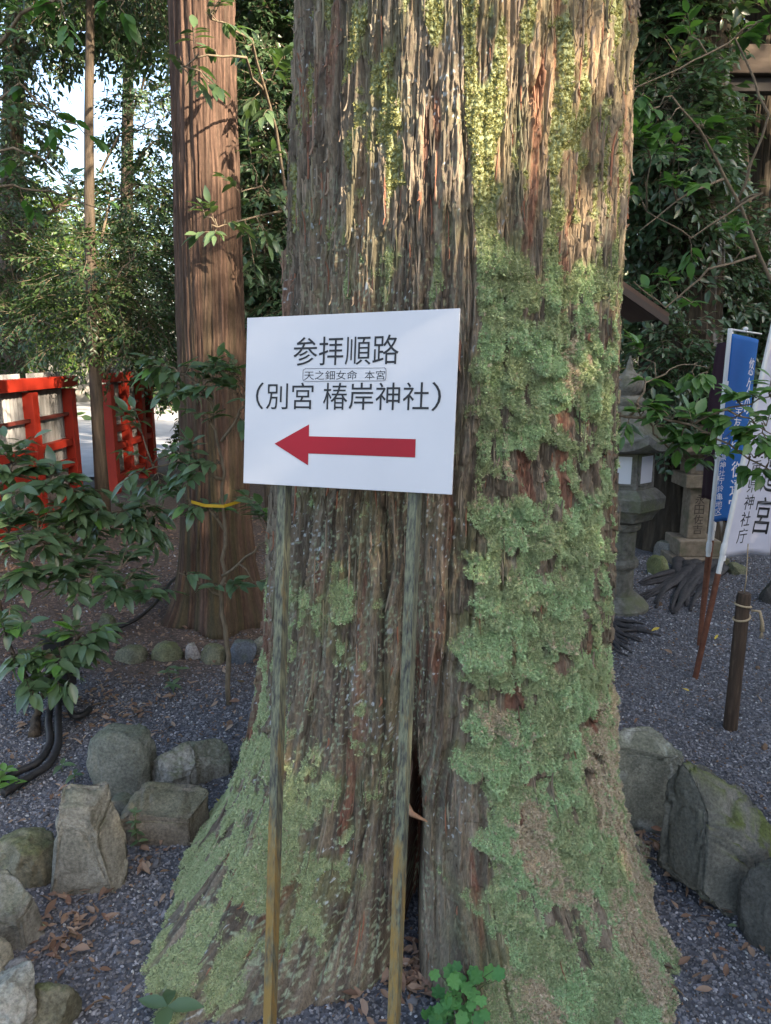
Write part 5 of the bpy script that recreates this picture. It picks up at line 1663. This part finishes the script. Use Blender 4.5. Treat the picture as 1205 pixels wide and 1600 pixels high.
M_leafstem = plain('green_stem', (0.08, 0.12, 0.04), 0.6)
herb('seedling', 'green seedling with four long leaves at the foot of the left mossy root', 'seedling', 266, 1590, [(262, 1572, 0.05, 4)], 0.09, LEAF)
herb('seedling', 'sprig of small round leaf pairs growing in front of the flat stone slab', 'seedling', 213, 1318, [(213, 1300, 0.05, 4), (210, 1285, 0.08, 4), (212, 1270, 0.11, 4), (216, 1315, 0.02, 3)], 0.03, LEAF)
herb('seedling', 'pair of broad leaves sprouting from gravel behind the smooth boulder', 'seedling', 97, 1206, [(97, 1195, 0.03, 3)], 0.055, LEAF)
herb('seedling', 'small sprout just in front of the broad leaf pair near the smooth boulder', 'seedling', 117, 1222, [(117, 1210, 0.03, 3)], 0.05, LEAF)
herb('seedling', 'yellow green seedling rosette by the hose at the picture edge', 'seedling', 8, 1232, [(8, 1205, 0.05, 5), (16, 1225, 0.03, 4), (0, 1218, 0.04, 4)], 0.065, LEAFN)
herb('seedling', 'low leafy seedling on the gravel near the sapling foot', 'seedling', 270, 1085, [(270, 1070, 0.05, 5), (262, 1050, 0.08, 4), (280, 1045, 0.06, 4)], 0.06, LEAF)
# lobed ground plant between the roots
cp = []
V = [(0, 0, 0)]; nlob = 30
for i in range(nlob + 1):
    th = -2.7 + 5.4 * i / nlob
    r = 0.5 * (1 + 0.13 * math.cos(th * 6.5)) * (1 - 0.1 * abs(th) / 2.7)
    V.append((r * math.sin(th), 0.38 + r * math.cos(th), 0.10 * math.cos(th * 6.5) * r + 0.05))
V[0] = (0, 0.10, 0)
me = bpy.data.meshes.new('leaf'); me.from_pydata([(0, 0.38, -0.03)] + V, [], [(0, i, i + 1) for i in range(1, nlob + 2)] + [(0, nlob + 2, 1)])
M_clover = leaf_mat('lobed_leaf', [(0.05, 0.15, 0.045), (0.08, 0.21, 0.06), (0.10, 0.25, 0.075)], 0.6, 0.25, 0.3)
me.materials.append(M_clover); me.polygons.foreach_set('use_smooth', [True] * len(me.polygons))
cb = gnd(722, 1600, 0.0); cb.y = 1.50
croot = thing('ground_plant', cb, 'clump of bright green lobed leaves growing between the roots of the mossy cedar', 'plant')
for i in range(62):
    px, py = random.gauss(722, 30), random.uniform(1512, 1625)
    if i > 45:
        px, py = random.gauss(690, 14), random.uniform(1570, 1615)
    d = random.uniform(1.36, 1.5) - (px - 690) / 100 * 0.05
    g = at(px, py, d)
    if g.z < 0.015:
        g = gnd(px, py, 0.02)
    q = MB(); q.tube([cb + Vector((random.gauss(0, .02), random.gauss(0, .01), 0)), cb.lerp(g, .6) + Vector((0, 0, .02)), g], [0.0014, 0.001, 0.0008], 4); q.build('stalk', M_leafstem, croot, True)
    n_ = Vector((random.gauss(0, .35), -0.75 + random.gauss(0, .3), 0.8)).normalized()
    yv = n_.cross(Vector((random.gauss(0, 1), random.gauss(0, .3), 0))).normalized(); x_ = yv.cross(n_)
    o = bpy.data.objects.new('leaf', me); o.parent = croot
    o.matrix_local = Matrix.Translation(g - cb) @ Matrix((x_, yv, n_)).transposed().to_4x4() @ Matrix.Scale(random.uniform(0.022, 0.036), 4)
    COL.objects.link(o)

# ------------------------------------------------------------------ fallen leaves
def dead_leaf(mat, s):
    r = random.Random(s)
    V, F = leaf_geo(Wd=r.uniform(0.3, 0.42), fold=r.uniform(0.1, 0.35), droop=r.uniform(-0.3, 0.35))
    V = [(x, y - 0.5, z + 0.12 * math.sin(y * 3 + s) * x * 4 + 0.1) for x, y, z in V]
    m = bpy.data.meshes.new('fallen_leaf'); m.from_pydata(V, [], F); m.materials.append(mat)
    m.polygons.foreach_set('use_smooth', [True] * len(F))
    return m


M_dead = leaf_mat('dry_leaf', [(0.13, 0.075, 0.05), (0.22, 0.14, 0.095), (0.28, 0.19, 0.135), (0.17, 0.09, 0.06), (0.33, 0.25, 0.19)], 0.7, 0.1, 0.2)
DEAD = [dead_leaf(M_dead, s) for s in range(5)]
M_yel = plain('yellow_leaf', (0.50, 0.38, 0.06), 0.5)
M_grn = plain('faded_green_leaf', (0.22, 0.30, 0.14), 0.5)
YEL, GRN = dead_leaf(M_yel, 2), dead_leaf(M_grn, 3)
M_org = plain('orange_leaf', (0.50, 0.16, 0.04), 0.6)
ORG = dead_leaf(M_org, 4)


def fallen(x, y, mesh, L, label, group=None):
    L = L * 0.62
    g = gnd(x, y, 0.012)
    o = bpy.data.objects.new('fallen_leaf', mesh)
    o.location = (g.x, g.y, float(gz(g.x, g.y)) + 0.012)
    o.rotation_euler = (random.gauss(0, .22), random.gauss(0, .22), random.random() * 6.28)
    o.scale = (L, L, L)
    put(o); tag(o, label, 'leaf', group)


DRYG = 'dry brown leaves on the gravel'
for place, spots in (
        ('in front of the flat stone slab', [(277, 1304), (228, 1355), (232, 1340), (226, 1325), (232, 1350), (325, 1360), (310, 1382)]),
        ('between the tall wedge rock and the left mossy root', [(288, 1423), (268, 1395), (254, 1402), (212, 1475), (172, 1392)]),
        ('in the loose row beside the blocky stone', [(120, 1440), (132, 1448), (110, 1455), (92, 1470), (100, 1480), (85, 1490), (80, 1495)]),
        ('at the foot of the tall wedge rock', [(108, 1408), (98, 1402), (60, 1305)]),
        ('near the dark mossy stone in the bottom corner', [(150, 1520), (200, 1552), (165, 1518), (186, 1495), (140, 1580), (155, 1572)]),
        ('beside the right mossy root, below the big angular rock', [(1090, 1525), (1105, 1530), (1045, 1540), (1060, 1265), (1100, 1505)]),
        ('in front of the very dark edge rock', [(1135, 1520), (1150, 1565), (1190, 1480), (1195, 1455), (1130, 1485), (1072, 1432)]),
        ('between the pale veined and mossy crested rocks', [(1050, 1310), (1000, 1300), (1030, 1325), (1050, 1330), (1015, 1318)])):
    for x, y in spots:
        fallen(x, y, random.choice(DEAD), random.uniform(0.045, 0.085), 'dry brown leaf lying on gravel ' + place, DRYG)
fallen(342, 1254, YEL, 0.06, 'yellow fallen leaf beside the flat stone slab', 'yellow leaves on the gravel')
fallen(247, 1228, YEL, 0.05, 'yellow fallen leaf lodged between the two boulders', 'yellow leaves on the gravel')
fallen(311, 1080, ORG, 0.05, 'bright orange fallen leaf on the gravel near the sapling', 'orange leaves on the gravel')
fallen(60, 1453, GRN, 0.08, 'long faded green leaf on the gravel beside the blocky stone', 'green leaves on the gravel')
fallen(1145, 1450, GRN, 0.06, 'pale green fallen leaf below the mossy crested rock', 'green leaves on the gravel')
fallen(1024, 986, YEL, 0.09, 'yellow fallen leaf near the tip of the black roots', 'yellow leaves on the gravel')
fallen(1120, 996, YEL, 0.06, 'small yellow fallen leaf between banner pole and stake', 'yellow leaves on the gravel')
fallen(1071, 1080, YEL, 0.06, 'yellow fallen leaf in front of the white banner pole', 'yellow leaves on the gravel')

# small litter nobody could count
def litter():
    pts = []
    for (x0, x1, y0, y1, n) in [(-2.6, 0.0, 3.0, 3.7, 330), (-3.0, 0.1, 3.6, 6.6, 2600), (-1.6, -0.5, 2.2, 3.1, 130), (-0.9, -0.4, 1.5, 2.3, 60), (0.55, 1.2, 1.5, 2.2, 45), (0.7, 2.5, 2.4, 5.0, 30)]:
        pts.append(np.c_[rng.uniform(x0, x1, n), rng.uniform(y0, y1, n)])
    for (px, py, n, sd) in [(180, 1115, 70, .10), (165, 1095, 50, .08), (250, 1100, 35, .12), (118, 1450, 45, .05), (92, 1480, 40, .04), (100, 1405, 25, .04), (1035, 1325, 70, .05), (1060, 1350, 30, .04), (232, 1330, 30, .05), (650, 1530, 120, .04), (560, 1580, 40, .06), (200, 1240, 40, .04), (1160, 1440, 30, .06), (290, 1195, 30, .1)]:
        g = gnd(px, py); pts.append(np.c_[g.x + rng.normal(0, sd, n), g.y + rng.normal(0, sd * 1.3, n)])
    P = np.concatenate(pts); n = len(P)
    z = gz(P[:, 0], P[:, 1]) + 0.006 + 0.012 * rng.random(n)
    rot = np.c_[rng.normal(0, .3, n), rng.normal(0, .3, n), rng.random(n) * 6.28]
    o = scatter('leaf_litter', np.c_[P, z], rot, 0.016 + 0.036 * rng.random(n) ** 2, DEAD)
    tag(o, 'brown dead leaf litter gathered on the soil and between the rocks', 'leaf litter')


litter()

# ------------------------------------------------------------------ hose, box, pipes
M_rub = nmat('black_rubber', [(0.3, (0.012, 0.012, 0.013)), (0.7, (0.035, 0.033, 0.032))], ns=40, rough=0.55)


def pipe(label, pts, r, ribs=False, name='hose'):
    P = [Vector(p) for p in pts]; fine = []
    for i in range(len(P) - 1):
        p0, p1, p2, p3 = P[max(i - 1, 0)], P[i], P[i + 1], P[min(i + 2, len(P) - 1)]
        for k in range(24):
            t = k / 24
            fine.append(0.5 * ((2 * p1) + (p2 - p0) * t + (2 * p0 - 5 * p1 + 4 * p2 - p3) * t * t + (3 * p1 - p0 - 3 * p2 + p3) * t ** 3))
    fine.append(P[-1])
    rr = [r * (1 + (0.12 if (i % 2) else -0.06)) if ribs else r for i in range(len(fine))]
    ob = MB().tube(fine, rr, 10).build(name, M_rub, None, True, origin=P[0])
    tag(ob, label, name)


def g_(x, y, z=0.02):
    return gnd(x, y, z)


h1 = gnd(275, 905); h2 = gnd(170, 985)
pipe('thin black hose running down the leafy bank behind the edging stones', [g_(300, 895, .12), g_(272, 905, .13), g_(240, 945, .12), g_(205, 972, .1), g_(168, 984, .08)], 0.011)
bx = gnd(100, 1100)
bxr = thing('utility_box', (bx.x, bx.y, 0), 'black box half hidden by shrub leaves with pipes leaving below', 'utility box')
MB().box((bx.x, bx.y, 0.20), (0.10, 0.09, 0.24)).build('casing', plain('black_plastic', (0.02, 0.02, 0.022), 0.45), bxr, bevel=0.006)
MB().box((bx.x, bx.y - 0.003, 0.328), (0.106, 0.10, 0.014)).build('lid', plain('black_lid', (0.025, 0.025, 0.028), 0.5), bxr, bevel=0.004)
MB().tube([(bx.x, bx.y, -0.05), (bx.x, bx.y, 0.081)], 0.014, 10).build('leg', M_rub, bxr, True)
bp = Vector((bx.x, bx.y, 0))
pipe('outer ribbed black pipe looping from the box toward the rock pile edge', [bp + Vector((-0.025, -0.03, 0.09)), g_(76, 1125, .05), g_(78, 1160, .03), g_(60, 1190, .025), g_(30, 1205, .02), g_(-10, 1225, .02)], 0.014, True, 'pipe')
pipe('inner ribbed black pipe from the box, curling on the gravel', [bp + Vector((0.0, -0.04, 0.09)), g_(91, 1130, .05), g_(90, 1165, .03), g_(75, 1195, .025), g_(45, 1215, .02), g_(5, 1240, .02)], 0.014, True, 'pipe')
pipe('short ribbed black pipe curving away behind the stump', [bp + Vector((0.03, -0.02, 0.09)), g_(112, 1115, .04), g_(128, 1118, .03), g_(140, 1108, .02)], 0.013, True, 'pipe')
